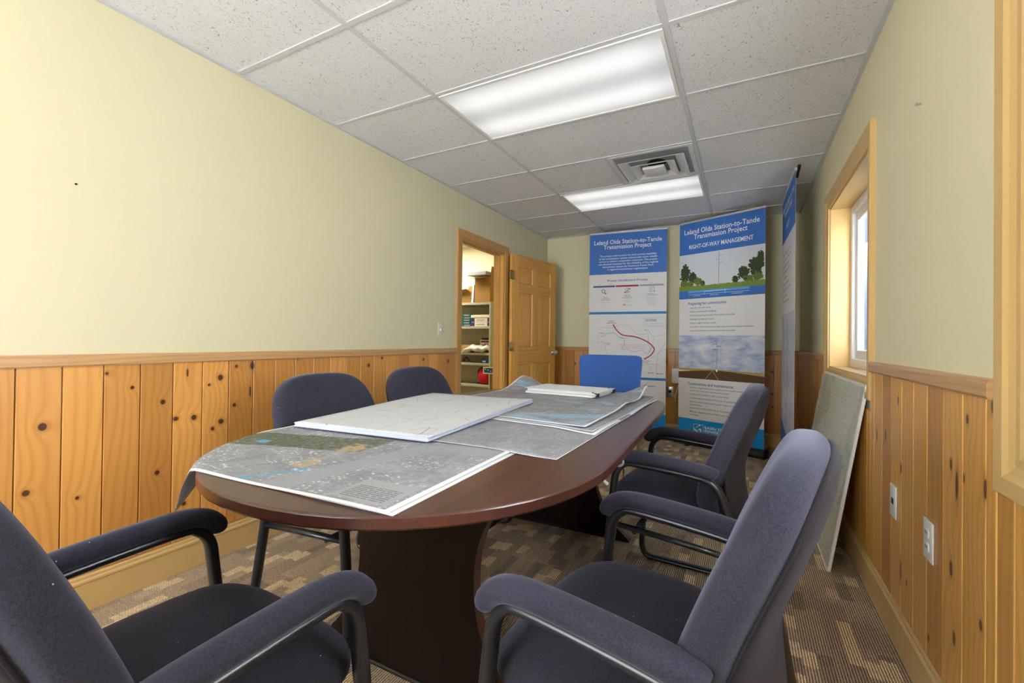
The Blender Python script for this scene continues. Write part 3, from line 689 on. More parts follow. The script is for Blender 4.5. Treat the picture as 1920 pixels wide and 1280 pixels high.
# ------------------------------------------------------------------ maps and papers
def on_table(x,y):      # >0 outside, distance to the outline (approx), nearest edge point
    pts=outline(0,28); best=(9,None)
    inside=False; n=len(pts)
    for k in range(n):
        x0,y0=pts[k]; x1,y1=pts[(k+1)%n]
        if (y0>y)!=(y1>y) and x < (x1-x0)*(y-y0)/(y1-y0+1e-12)+x0: inside=not inside
        dx,dy=x1-x0,y1-y0; L2=dx*dx+dy*dy
        s_=0 if L2<1e-12 else max(0,min(1,((x-x0)*dx+(y-y0)*dy)/L2)); px,py=x0+s_*dx,y0+s_*dy
        d=math.hypot(x-px,y-py)
        if d<best[0]: best=(d,(px,py))
    return (-best[0] if inside else best[0]), best[1]
def sheet(name, q, z, mat, label, lift=None, drape=False, n=30, parent=None, group='loose maps on the table', back=None):
    """paper sheet: q = near-left, near-right, far-right, far-left (x, y)"""
    mb=MB(); bm=mb.bm; uvl=bm.loops.layers.uv.new('UVMap'); V={}
    q=[Vector((*p,0)) for p in q]
    for lay in (0,1):
        for i in range(n+1):
            for j in range(n+1):
                u,v=i/n,j/n; p=(q[0]*(1-u)+q[1]*u)*(1-v)+(q[3]*(1-u)+q[2]*u)*v; h=z+(lift(u,v) if lift else 0)
                x,y=p.x,p.y
                if drape:
                    d,e=on_table(x,y); r=.016
                    if d>0:
                        nx,ny=(x-e[0])/max(d,1e-6),(y-e[1])/max(d,1e-6)
                        if d<r*pi/2: a=d/r; ox,dz=r*math.sin(a),r*(1-math.cos(a))
                        else: ox,dz=r+.42*(d-r*pi/2),r+.90*(d-r*pi/2)
                        x,y,h=e[0]+nx*ox,e[1]+ny*ox,h-dz
                V[lay,i,j]=bm.verts.new((x,y,h-lay*.0006))
    def add(vs,uvs,m):
        f=bm.faces.new(vs); f.material_index=mb.mi(m); f.smooth=True
        for l,t_ in zip(f.loops,uvs): l[uvl].uv=t_
    for i in range(n):
        for j in range(n):
            uv=[(i/n,j/n),((i+1)/n,j/n),((i+1)/n,(j+1)/n),(i/n,(j+1)/n)]
            add([V[0,i,j],V[0,i+1,j],V[0,i+1,j+1],V[0,i,j+1]],uv,mat)
            add([V[1,i,j],V[1,i,j+1],V[1,i+1,j+1],V[1,i+1,j]],[uv[0],uv[3],uv[2],uv[1]],back or M['paperblue'])
    for k in range(n):
        for a,b in (((k,0),(k+1,0)),((n,k),(n,k+1)),((k+1,n),(k,n)),((0,k+1),(0,k))):
            add([V[0,a[0],a[1]],V[1,a[0],a[1]],V[1,b[0],b[1]],V[0,b[0],b[1]]],[(0,0)]*4,M['paper'])
    o=mb.obj(name)
    return tag(o,label,'map',group) if not parent else o
sm=lambda t: max(0,min(1,t))**2*(3-2*max(0,min(1,t)))
qA=[(-1.515,.598),(-.604,.637),(-.622,1.50),(-1.52,1.48)]
sheet('map_sheet',[(a+.012,b+.004) for a,b in qA],TZ+.0012,M['mapE'],'map lying under the near aerial map, only its white edge showing',drape=True)
sheet('map_sheet',qA,TZ+.0035,M['mapA'],'large aerial map with a dark green area drooping off the near end of the table',lambda u,v:.0022*sm((v)/.9)+.002*math.sin(u*9)*(1-v),drape=True,n=44)
qC=[(-1.07,1.146),(-.468,1.168),(-.452,2.06),(-1.05,2.04)]
sheet('map_sheet',qC,TZ+.0095,M['mapC'],'plain grey aerial map whose near corner sticks out toward the table edge',lambda u,v:-.0075*sm((u-.62)/.3)*(1-.2*v))
qD=[(-1.40,1.625),(-.470,1.535),(-.440,2.70),(-1.37,2.74)]
sheet('map_sheet',qD,TZ+.0125,M['mapE'],'lowest aerial map in the far pile, edge nearest the chairs',lambda u,v:-.009*sm((u-.8)/.2)+.003*math.sin(v*11)*sm((u-.6)/.4),n=30)
sheet('map_sheet',[(-1.40,1.64),(-.485,1.555),(-.452,2.72),(-1.37,2.75)],TZ+.0155,M['mapC'],'aerial map in the middle of the far pile',lambda u,v:-.008*sm((u-.8)/.2)+.006*sm((v-.72)/.28)*sm((u-.6)/.4)+.003*math.sin(v*9+1)*sm((u-.5)/.5))
sheet('map_sheet',[(-1.405,1.655),(-.520,1.580),(-.510,2.735),(-1.365,2.77)],TZ+.0195,M['mapD'],'aerial map with blue lakes on top of the far pile, far corners curling up',
  lambda u,v:.075*sm((v-.62)/.38)**2*sm((.30-u)/.30)**1.5+.055*sm((v-.80)/.2)*sm((u-.80)/.2)+.012*sm((u-.72)/.28)*math.sin(pi*sm((v-.30)/.5))**2,n=44)
# drawing set
t=thing('drawing_set','thick stack of white line drawings lying across the maps','drawings',(0,0,0))
qB=[(-1.470,1.072),(-.888,1.122),(-.945,2.030),(-1.545,1.985)]
zb=lambda u,v: TZ+.012+.012*sm(v*1.2)
mb=MB(); nn=12
for k in range(5):
    dz=k*.0028; jx=R.uniform(-.006,.006); jy=R.uniform(-.006,.006)
    rr=[]
    for (x,y),v in zip(qB,(0,0,1,1)): rr.append((x+jx,y+jy,zb(0,v)+dz))
    mb.rings([rr,[(a,b,c+.0026) for a,b,c in rr]],M['sheeted'] if k%2 else M['paperblue'],smooth=False)
mb.obj('page_block',t)
o=sheet('cover_sheet',qB,0,M['lineart'],'',lambda u,v:zb(u,v)+.0150+.003*sm((v-.8)/.2)*sm((u-.7)/.3),parent=t,back=M['paper']); o.parent=t
# bound report
t=thing('report_stack','pair of white bound reports with black binder clips on the lake map','report',(-.93,2.53,TZ+.022),math.radians(-4))
for k,(z0,z1,dx,dy) in enumerate(((.0,.013,.0,.0),(.0145,.030,.012,.004))):
    mb=MB(); mb.box(-.235+dx,-.14+dy,z0,.215+dx,.145+dy,z1,M['paper'],.002,1); mb.obj('pages',t)
mb=MB(); mb.box(-.24,-.145,.030,.23,.152,.0315,M['paper']); mb.obj('cover',t)
for yy in (-.135,.13):
    mb=MB(); mb.prism([(.195,.033),(.232,.026),(.232,.006),(.195,-.0005),(.195,.001),(.224,.010),(.224,.022),(.195,.0315)],yy-.013,yy+.013,M['black'],'Y'); mb.obj('binder_clip',t)
mb=MB(); mb.tube(smoothpath([(-.40,1.42,.718),(-.385,1.40,.69),(-.392,1.38,.652),(-.375,1.37,.640)],6),.005,M['white'],8); mb.tube(smoothpath([(-.42,1.44,.718),(-.40,1.44,.695),(-.36,1.45,.68),(-.345,1.44,.70),(-.38,1.46,.718)],6),.004,M['white'],8)
tag(mb.obj('white_cable'),'short white cable hanging under the edge of the table top','cable')

# ------------------------------------------------------------------ upholstered armchairs (local +y is forward)
def make_chair():
    root=thing('guest_chair','','chair')
    # seat
    def seat_def(p):
        x,y,z=p.x,p.z,p.y          # superq thickness axis -> up
        f=y; drop=-.018*sm((f-.13)/.16)
        wdt=1-.06*sm((-f)/.25)
        return Vector((x*wdt, f+.090, .450+z+drop-.02*sm(-f/.25)))
    mb=MB(); mb.superq(.262,.060,.247,M['navyseat'],4.2,2.8,14,seat_def); mb.obj('seat',root)
    # back cushion
    def lean(z): return -.088-.085*sm((z-.40)/.56)-.038*sm((z-.62)/.32)
    def back_def(p):
        z=.655+p.z; wd=1-.10*sm((.60-z)/.22)
        x=p.x*wd; y=p.y+lean(z)+.42*x*x
        y += .014*math.exp(-((z-.53)/.10)**2)
        return Vector((x,y,z))
    mb=MB(); mb.superq(.266,.056,.272,M['navy'],3.3,3.2,16,back_def); bk=mb.obj('backrest',root)
    def shell_def(p):
        z=.622+p.z; wd=1-.20*sm((.60-z)/.26)
        x=p.x*wd; return Vector((x,p.y+lean(max(z,.60))-.038-.016*sm((.56-z)/.2)+.42*x*x,z))
    mb=MB(); mb.superq(.245,.019,.290,M['navyshell'],3.6,3.0,14,shell_def); mb.obj('back_shell',root)
    ring=[]
    for k in range(72):
        a=2*pi*k/72; c,s_=math.cos(a),math.sin(a); e=2/3.3
        ring.append(back_def(Vector((.2440*math.copysign(abs(c)**e,c),-.040,.2495*math.copysign(abs(s_)**e,s_)))))
    mb=MB(); mb.tube(ring,.0030,M['piping'],6,Vector((0,1,0)),close=True); mb.obj('piping',bk)
    # side frames, arms
    for s_ in (-1,1):
        x=s_*.278
        loop=[(x,.19,.618),(x,-.02,.606),(x,-.085,.590),(x,-.118,.545),(x,-.140,.470),(x,-.165,.34),(x,-.205,.15),(x,-.225,.055),(x,-.215,.016),(x,-.17,.0135),(x,.0,.0135),(x,.20,.0135),(x,.275,.015),(x,.305,.045),(x,.308,.12),(x,.290,.35),(x,.272,.52),(x,.262,.575),(x,.235,.608)]
        mb=MB(); P=smoothpath(loop,5,True); mb.tube(P,.0135,M['tube'],12,Vector((1,0,0)),.021,close=True)
        mb.obj('side_frame',root)
        mb=MB(); mb.tube([(x,.288,.372),(x*.985,.0,.352),(x*.985,-.163,.338)],.011,M['tube'],8,Vector((1,0,0)),.014); mb.obj('seat_rail',root)
        arm=smoothpath([(x,.284,.590),(x,.276,.613),(x,.245,.636),(x,.19,.645),(x,.08,.641),(x,-.03,.632),(x,-.085,.622),(x,-.100,.615)],6)
        L=len(arm); ra=[]; rb=[]
        for k in range(L):
            e=min(1,min(k,L-1-k)/6+.12); e=math.sqrt(max(.02,1-(1-e)**2)); ra.append(.030*e); rb.append(.0235*e)
        mb=MB(); mb.tube(arm,ra,M['navy'],16,Vector((0,0,1)),rb); mb.obj('arm_pad',root)
    mb=MB(); mb.tube([(-.278,.19,.355),(.278,.19,.355)],.011,M['tube'],8); mb.obj('cross_bar',root)
    mb=MB(); mb.tube([(-.278,-.13,.345),(.278,-.13,.345)],.011,M['tube'],8); mb.obj('cross_bar',root)
    return root
ch=make_chair()
def face(o,x,y,fx,fy): o.location=(x,y,0); o.rotation_euler=(0,0,math.atan2(-fx,fy))
spots=[('navy armchair at the near end of the table with its back to the viewer',-.936,.354,.066,.998),
 ('navy armchair nearer the viewer on the window side, white lint on its seat',-.105,.950,-.99,.134),
 ('navy armchair on the window side of the table, the one nearer the banners',-.160,1.995,-.997,.07),
 ('navy armchair with its back to the plank wall, farther from the doorway',-1.53,1.385,1,0),
 ('navy armchair with its back to the plank wall, next to the doorway',-1.52,2.03,1,0)]
for i,(lab,x,y,fx,fy) in enumerate(spots):
    o = ch if i==0 else copy_tree(ch)
    face(o,x,y,fx,fy); tag(o,lab,'chair','navy armchairs round the table')
# blue chair at the far end
t=thing('stacking_chair','bright blue square-backed chair at the far end of the table','chair',(-.87,3.02,0),math.radians(180))
mb=MB(); g=bmesh.new(); 
def bb(p):
    z=.76+p.z; wd=.5*(.445+.03*(z-.76)/.22)/.2225
    return Vector((p.x*wd,-.20+p.y-.10*(z-.55)-.06*(p.x/.22)**2*-1,z))
mb.superq(.2225,.014,.228,M['blueplast'],14,3,14,bb); mb.obj('backrest',t)
mb=MB(); mb.superq(.225,.022,.22,M['blueplast'],6,3,10,lambda p:Vector((p.x,p.z+.03,.44+p.y))); mb.obj('seat',t)
for s_ in (-1,1):
    mb=MB(); mb.tube([(s_*.20,.20,.42),(s_*.215,.235,.0)],.011,M['steel'],10); mb.obj('leg',t)
    mb=MB(); mb.tube(smoothpath([(s_*.205,-.228,.80),(s_*.205,-.195,.52),(s_*.205,-.19,.42),(s_*.215,-.235,.0)],6),.011,M['steel'],10); mb.obj('leg',t)

# ------------------------------------------------------------------ leaning map board
bx0,bx1=.365,.496; hz=.905; th=.012
t=thing('map_board','white-edged aerial map board leaning against the pine wall under the far window','board',(0,0,0))
mb=MB(); uvl=mb.bm.loops.layers.uv.new('UVMap')
nl=(bx0,2.575,.0); nr=(bx1,2.520,hz); fl=(bx0-.005,3.79,.0); fr=(bx1,3.70,hz)
nv=Vector((hz,0,-(bx1-bx0))).normalized()*th
front=[nl,fl,fr,nr]; back=[tuple(Vector(p)+nv) for p in front]
for pts in ([front[i] for i in range(4)],back[::-1]): mb.face(pts,M['white'])
for k in range(4): mb.face([front[k],front[(k+1)%4],back[(k+1)%4],back[k]],M['white'])
mb.obj('backing',t)
mb=MB(); uvl=mb.bm.loops.layers.uv.new('UVMap'); P=lambda u,v:(Vector(nl)*(1-u)+Vector(fl)*u)*(1-v)+(Vector(nr)*(1-u)+Vector(fr)*u)*v-nv*.06
f=mb.face([P(.011,.014),P(.989,.014),P(.989,.986),P(.011,.986)],M['boardmap'])
for l,uv in zip(f.loops,((0,0),(1.2,0),(1.2,.9),(0,.9))): l[uvl].uv=uv
mb.obj('print',t)

# ------------------------------------------------------------------ roll-up banners
def banner(L, Rr, label):
    W=math.hypot(Rr[0]-L[0],Rr[1]-L[1]); a=math.atan2(Rr[1]-L[1],Rr[0]-L[0])
    t=thing('banner_stand',label,'banner',(L[0],L[1],0),a,'roll-up banner stands')
    mb=MB(); prof=[(-.055,.004),(-.058,.03),(-.045,.065),(-.015,.085),(.02,.085),(.045,.06),(.055,.03),(.052,.004)]
    mb.prism(prof,-.01,W+.01,M['black'],'X'); mb.obj('base',t)
    for e in (-.02,W+.008):
        mb=MB(); mb.prism([(-.060,.0),(-.062,.035),(-.046,.070),(-.014,.091),(.022,.091),(.05,.064),(.060,.030),(.057,.0)],e,e+.012,M['black'],'X'); mb.obj('end_cap',t)
    for x in (.16,W-.16):
        mb=MB(); mb.box(x-.02,-.13,0,x+.02,.13,.010,M['black'],.003,1); mb.obj('foot',t)
    mb=MB(); mb.tube([(W/2,.03,.08),(W/2,.03,2.385)],.009,M['black'],8); mb.obj('pole',t)
    mb=MB(); mb.box(-.003,-.008,2.372,W+.003,.010,2.392,M['silver'],.002,1); mb.obj('top_rail',t)
    mb=MB(); mb.box(0,-.0004,.085,W,.0004,2.376,M['b_white'])
    return t,mb,W
HB=2.374
def panel_done(t,mb): mb.obj('panel',t)
# banner 1
t,p,W=banner((-1.66,5.147),(-.775,5.216),'project overview banner with a red route map, behind the blue chair')
rect(p,0,1.888,W,HB,M['b_blue'])
text(p,'Leland Olds Station-to-Tande',M['i_white'],.055,2.248,.050,.832,bold=.012); text(p,'Transmission Project',M['i_white'],.168,2.190,.050,.718,bold=.012)
for k,s_ in enumerate(('The project will increase the load serving capability','of the transmission system and provide more reliable','service to electric cooperative customers. The project','was deemed necessary for the reliability of the regional','transmission system by Southwest Power Pool,','a regional transmission organization.')):
    wd=(.648,.670,.668,.690,.590,.465)[k]; text(p,s_,M['i_white'],.450-wd/2,2.098-.0325*k,.020,.450+wd/2,bold=.008)
text(p,'Project Identification Process',M['i_navy'],.217,1.800,.026,.680,bold=.012)
for a,b,m in ((.047,.307,'i_navy'),(.316,.580,'i_maroon'),(.591,.858,'i_lgrey')): rect(p,a,1.734,b,1.754,M[m])
for u,s_ in ((.12,'2019'),(.25,'2020'),(.42,'2021'),(.72,'2021')): text(p,s_,M['i_lgrey'],u,1.766,.010,None,align='C')
# icons: magnifier, circular arrows with chart, document
def ringpts(cu,cv,r,a0=0,a1=2*pi,n=20): return [(cu+r*math.cos(a0+(a1-a0)*k/n),cv+r*math.sin(a0+(a1-a0)*k/n)) for k in range(n+1)]
strip(p,ringpts(.170,1.688,.020),.006,M['i_navy']); strip(p,[(.184,1.672),(.204,1.650)],.010,M['i_navy'])
text(p,'00',M['i_lgrey'],.170,1.683,.010,None,align='C')
strip(p,ringpts(.450,1.688,.026,.4,2.9),.005,M['i_maroon']); strip(p,ringpts(.450,1.688,.026,3.5,6.0),.005,M['i_maroon'])
p.face([(.466,-.0016,1.712),(.482,-.0016,1.698),(.484,-.0016,1.716)],M['i_maroon']); p.face([(.434,-.0016,1.664),(.418,-.0016,1.678),(.416,-.0016,1.660)],M['i_maroon'])
for u,h in ((.438,.010),(.448,.018),(.458,.024)): rect(p,u-.003,1.676,u+.003,1.676+h,M['i_maroon'],-.0016)
strip(p,[(.704,1.722),(.704,1.668),(.750,1.668),(.750,1.722),(.704,1.722)][:2],.003,M['i_grey']); strip(p,[(.704,1.668),(.750,1.668)],.003,M['i_grey']); strip(p,[(.750,1.668),(.750,1.722)],.003,M['i_grey']); strip(p,[(.704,1.722),(.750,1.722)],.003,M['i_grey'])
for k in range(4): strip(p,[(.711,1.712-.010*k),(.738,1.712-.010*k)],.0025,M['i_lgrey'])
blob(p,.756,1.674,.009,.009,M['i_lgrey'],-.002,3,14,.02)
def column(cu, z, lines, m, cap, dz, bold=0.0):
    for k,s_ in enumerate(lines): text(p,s_,m,cu,z-dz*k,cap,None,align='C',bold=bold)
column(.195,1.612,('Regional','Transmission','Planning Process'),M['i_grey'],.0115,.0165,.01)
column(.195,1.553,('Successful identified','solution'),M['i_lgrey'],.0095,.0165)
column(.450,1.630,('Integrated','Transmission','Planning process'),M['i_grey'],.0115,.0165,.01)
column(.450,1.572,('Southwest Power Pool','board approved'),M['i_lgrey'],.0100,.0165)
column(.726,1.638,('Notification to','Construct Approval'),M['i_grey'],.0110,.0165,.01)
column(.726,1.596,('Necessary National','Regulatory letters to be','Southwest Power Pool','followed by Basin','Electric board of','directors acceptance'),M['i_lgrey'],.0095,.0168)
text(p,'SPP',M['i_red'],.398,1.508,.022,.436,bold=.01); text(p,'Southwest',M['i_lgrey'],.446,1.520,.009); text(p,'Power Pool',M['i_lgrey'],.446,1.507,.009)
rect(p,0,1.412,W,1.440,M['b_line']); rect(p,0,.648,W,.676,M['b_line']); rect(p,0,.085,W,.265,M['b_azure'])
for l in [[(.095,1.219),(.144,1.257),(.283,1.247),(.365,1.285),(.473,1.267),(.572,1.176),(.69,1.183)],[(.696,1.213),(.76,1.153),(.884,1.184)],[(.76,1.153),(.735,1.046),(.715,.978)],[(.677,.856),(.715,.79),(.748,.711)],[(.618,.821),(.786,.833),(.884,.776)],[(.722,.905),(.799,.953),(.837,.994),(.884,1.002)],[(.116,1.169),(.109,1.078),(.179,1.072),(.214,.933),(.216,.70)],[(.799,.953),(.786,.766),(.79,.69)],[(.799,.953),(.881,1.081)],[(.69,1.183),(.70,1.04)],[(.05,.86),(.3,.88),(.618,.821)]]: strip(p,l,.0028,M['i_lgrey'],-.0012)
strip(p,[(.137,1.149),(.179,1.149),(.221,1.184),(.304,1.188),(.358,1.143),(.406,1.13),(.426,1.075),(.392,.992),(.453,1.0),(.52,.974),(.572,.979),(.631,.993),(.657,.957),(.703,.965),(.719,1.032)],.010,M['i_lake'],-.0014)
strip(p,[(.294,1.282),(.311,1.254),(.352,1.202),(.409,1.164),(.513,1.151),(.592,1.132),(.69,1.085),(.741,1.039),(.76,1.006),(.748,.972),(.715,.931),(.657,.893)],.013,M['i_red'],-.002)
for u,v in ((.294,1.282),(.657,.893)): blob(p,u,v,.009,.008,M['i_dark'],-.0024,5,14,.02)
text(p,'TANDE',M['i_grey'],.266,1.322,.013,None,align='C',bold=.015); text(p,'SUBSTATION',M['i_grey'],.266,1.301,.013,None,align='C',bold=.015); text(p,'Tioga',M['i_lgrey'],.245,1.270,.011,None,align='C')
for b in ((.651,1.264,.884,1.266),(.651,1.367,.884,1.369),(.651,1.264,.653,1.369),(.882,1.264,.884,1.369)): rect(p,*b,M['i_lgrey'],-.0016)
text(p,'LEGEND',M['i_grey'],.661,1.326,.028,.783,bold=.006); text(p,'Existing 345-kV transmission',M['i_lgrey'],.706,1.296,.009,.874); text(p,'Existing 230-kV transmission',M['i_lgrey'],.706,1.272,.009,.874)
for z in (1.300,1.276): strip(p,[(.664,z),(.694,z)],.002,M['i_lgrey'])
for s_,u,z in (('Williston',.120,1.180),('New Town',.382,1.124),('Watford',.192,1.060),('City',.216,1.042),('Minot',.655,1.218),('LELAND OLDS',.600,.862),('STATION',.612,.842)): text(p,s_,M['i_grey'],u,z,.0125,None,bold=.008)
text(p,'Bismarck',M['i_dark'],.690,.728,.012,.760,bold=.01); text(p,'Mandan',M['i_dark'],.790,.722,.012,.858,bold=.01)
for k,(s_,a,b) in enumerate((('Approximate area for project location',.358,.655),('Leland Olds to Tande Station',.389,.630),('subject to change and routing approval',.358,.659))): text(p,s_,M['i_rose'],a,1.050-.0195*k,.010,b,bold=.004)
text(p,'Process',M['i_navy'],.655,.572,.022,.775,bold=.012)
panel_done(t,p)
# banner 2
t,p,W=banner((-.626,5.12),(.18,4.776),'right-of-way management banner with tree and tower photographs, tallest in view, facing the table')
rect(p,0,2.035,W,HB,M['b_blue'])
text(p,'Leland Olds Station-to-Tande',M['i_white'],.055,2.254,.052,.824,bold=.012); text(p,'Transmission Project',M['i_white'],.162,2.193,.052,.713,bold=.012); text(p,'RIGHT-OF-WAY MANAGEMENT',M['i_white'],.110,2.092,.044,.768,bold=.014)
rect(p,0,1.640,W,2.035,M['b_sky'])
strip(p,[(.434,1.69),(.434,2.02)],.007,M['i_lgrey'],-.0012)
for u,v,d in ((.434,1.985,.045),(.434,1.945,-.042),(.434,1.912,.045)): strip(p,[(u,v),(u+d,v)],.004,M['i_lgrey'],-.0012)
for u in (.141,.729):
    for k in range(16): strip(p,[(u,2.02-.021*k),(u,2.02-.021*k-.006)],.004,M['i_lgrey'],-.0012)
for k in range(8): strip(p,[(.03+.022*k,1.955-.022*k),(.044+.022*k,1.941-.022*k)],.004,M['i_lgrey'],-.0012)
for k in range(8): strip(p,[(.845-.018*k,2.0-.024*k),(.835-.018*k,1.986-.024*k)],.004,M['i_lgrey'],-.0012)
r_=random.Random(3)
def foliage(cu,cv,ru,rv,m,n,y0):
    blob(p,cu,cv,ru*.8,rv*.85,m,y0,int(cu*999),34,.14)
    for k in range(n):
        a=r_.uniform(0,2*pi); q=r_.uniform(.6,1.0); s_=r_.uniform(.10,.2)*ru
        u=cu+ru*q*math.cos(a); v=cv+rv*q*math.sin(a)
        if u-s_<.001 or u+s_>W-.001: continue
        blob(p,u,v,s_,s_*1.1,m,y0-.00005*(k+1),k+int(cu*777),9,.3)
foliage(.065,1.83,.062,.10,M['i_tree'],26,-.0012); foliage(.155,1.78,.05,.07,M['i_tree'],18,-.0013); foliage(.055,1.72,.052,.05,M['i_tree2'],14,-.0018); foliage(.215,1.735,.055,.045,M['i_tree2'],16,-.0019); foliage(.125,1.71,.05,.035,M['i_tree2'],14,-.0022); foliage(.265,1.71,.03,.035,M['i_tree'],10,-.0024)
foliage(.80,1.84,.075,.09,M['i_tree'],34,-.0012); foliage(.835,1.90,.038,.085,M['i_tree'],24,-.0013); foliage(.68,1.78,.062,.065,M['i_tree'],22,-.0014); foliage(.60,1.725,.035,.04,M['i_tree'],12,-.0018); foliage(.72,1.72,.06,.035,M['i_tree2'],16,-.002); foliage(.81,1.735,.055,.05,M['i_tree2'],16,-.0022)
for k in range(60):
    u=W*k/60; p.face([(u,-.003,1.640),(u+W/60,-.003,1.640),(u+W/60,-.003,1.693+r_.uniform(-.006,.006)),(u,-.003,1.693+r_.uniform(-.006,.006))],M['i_grass'])
rect(p,0,1.557,W,1.642,M['b_blue'],-.0032); rect(p,.105,1.618,.735,1.640,M['b_lblue'],-.0036)
strip(p,[(.105,1.600),(.735,1.600)],.003,M['i_white'],-.0036); 
for u in (.285,.50): strip(p,[(u,1.595),(u,1.622)],.003,M['i_white'],-.0038)
text(p,'TRANSMISSION RIGHT-OF-WAY',M['i_white'],.285,1.622,.010,.52,y=-.004,bold=.01)
for s_,u in (('A: wire zone',.200),('B: border zone',.390),('C: peripheral zone',.620)): text(p,s_,M['i_white'],u,1.580,.010,None,y=-.004,align='C',bold=.01)
text(p,'Preparing for construction',M['i_navy'],.105,1.490,.030,.513,bold=.014)
for k,(s_,e) in enumerate((('Identify corridor area',.352),('Gather landowner feedback',.414),('Follow property/quarter lines where possible',.600),('Establish preferred route',.390),('Secure right-of-way access',.412),('Consider land use such as planting and harvesting schedules',.775),('Apprise landowners of construction schedule',.606))):
    text(p,s_,M['i_grey'],.129,1.450-.0405*k,.018,e,bold=.004); text(p,'>',M['i_grey'],.106,1.450-.0405*k,.014)
rect(p,0,.80,W,1.164,M['b_cloud'])
p.face([(0,-.0012,.79),(W,-.0012,.765),(W,-.0012,.805),(.42,-.0012,.812),(0,-.0012,.812)],M['i_wheat'])
p.face([(0,-.0016,.704),(W,-.0016,.704),(W,-.0016,.770),(.56,-.0016,.797),(.42,-.0016,.803),(.30,-.0016,.797),(0,-.0016,.772)],M['i_soil'])
for b in (.30,.44): strip(p,[(b,.706),(.375,.80)],.006,M['i_wheat'],-.0020)
strip(p,[(.421,.80),(.421,1.111)],.009,M['i_lgrey'],-.0020); blob(p,.421,.802,.010,.014,M['i_white'],-.0026,8,12,.05)
for v,d in ((1.074,-.045),(1.052,.042),(1.020,-.045)): strip(p,[(.421,v),(.421+d,v)],.005,M['i_grey'],-.0020)
for u in (.376,.384,.461,.467): strip(p,[(u,1.07),(u,.81)],.002,M['i_lgrey'],-.0016)
text(p,'Construction and maintenance',M['i_navy'],.107,.634,.030,.589,bold=.014)
for k,(s_,e,z) in enumerate((('Remove vegetation and structures that interfere with',.682,.600),('conductor clearance or structure access',.551,.568),('Install gates, culverts, and access roads',.545,.530),('Compensate landowners for crop or property damage',.70,.489),('Restore work areas and access roads not required for',.72,.449),('maintenance',.262,.418),('Inspect line periodically via air or ground',.565,.384),('Manage vegetation to prevent trees from causing',.66,.344),('or outages',.235,.312))):
    text(p,s_,M['i_grey'],.134,z,.018,e,bold=.004)
    if k not in (1,5,8): text(p,'>',M['i_grey'],.110,z,.014)
rect(p,0,.085,W,.272,M['b_azure'])
# square emblem: three white chevron bars turning inside a thin frame
for b in ((.177,.133,.288,.136),(.177,.222,.288,.225),(.177,.133,.180,.225),(.285,.133,.288,.225)): rect(p,*b,M['i_white'],-.0016)
for poly in ([(.203,.186),(.240,.221),(.252,.221),(.252,.209),(.232,.209),(.212,.186)],[(.181,.182),(.214,.157),(.232,.157),(.224,.145),(.205,.145),(.181,.167)],[(.236,.180),(.264,.180),(.264,.137),(.252,.137),(.248,.166),(.229,.168)]):
    p.face([(a,-.0016,b) for a,b in poly],M['i_white'])
text(p,'BASIN ELECTRIC',M['i_white'],.300,.187,.028,.640,bold=.014); text(p,'POWER COOPERATIVE',M['i_white'],.300,.151,.028,.750,bold=.014); text(p,'A Touchstone Energy Cooperative',M['i_white'],.318,.116,.016,.720,bold=.006)
panel_done(t,p)
# banner 3
t,p,W=banner((.315,4.737),(.336,3.84),'third banner, turned edge-on beside the far window with a tower photograph')
rect(p,0,1.985,W,HB,M['b_blue'])
text(p,'Leland Olds Station-to-Tande',M['i_white'],.06,2.254,.052,.83,bold=.012); text(p,'Transmission Project',M['i_white'],.165,2.193,.052,.72,bold=.012); text(p,'SAFETY',M['i_white'],.30,2.07,.044,.56,bold=.014)
rect(p,0,.30,W,1.345,M['b_pale'])
for k in range(9): 
    text(p,('Safety of landowners and crews','Line clearance above roads and fields','Structures kept clear of buildings','Routine inspection of the line','Grounded fences','Contact before digging','Equipment height limits','Storm response','Call before you dig')[k],M['i_grey'],.11,1.86-.052*k,.022,.11+(.52,.55,.45,.53,.28,.40,.52,.30,.42)[k],bold=.004)
strip(p,[(.42,.32),(.45,1.30)],.016,M['i_lgrey'],-.0014)
for l in ([(.44,1.05),(.20,.95),(.13,.70)],[(.44,1.05),(.66,.98),(.72,.80)],[(.43,.70),(.60,.78),(.74,.92)],[(.42,.55),(.25,.62),(.16,.82)],[(.44,1.22),(.30,1.20)],[(.44,1.22),(.60,1.24)]): strip(p,l,.010,M['i_lgrey'],-.0014)
p.face([(0,-.0012,.085),(W,-.0012,.085),(W,-.0012,.16),(.5,-.0012,.30),(0,-.0012,.42)],M['b_blue'])
panel_done(t,p)
mb=MB(); mb.prism([(W+.006,2.395),(W-.14,2.36),(W-.14,2.372),(W-.02,2.412),(W+.006,2.412)],.012,.032,M['black'],'Y'); mb.obj('pole_hook',t)

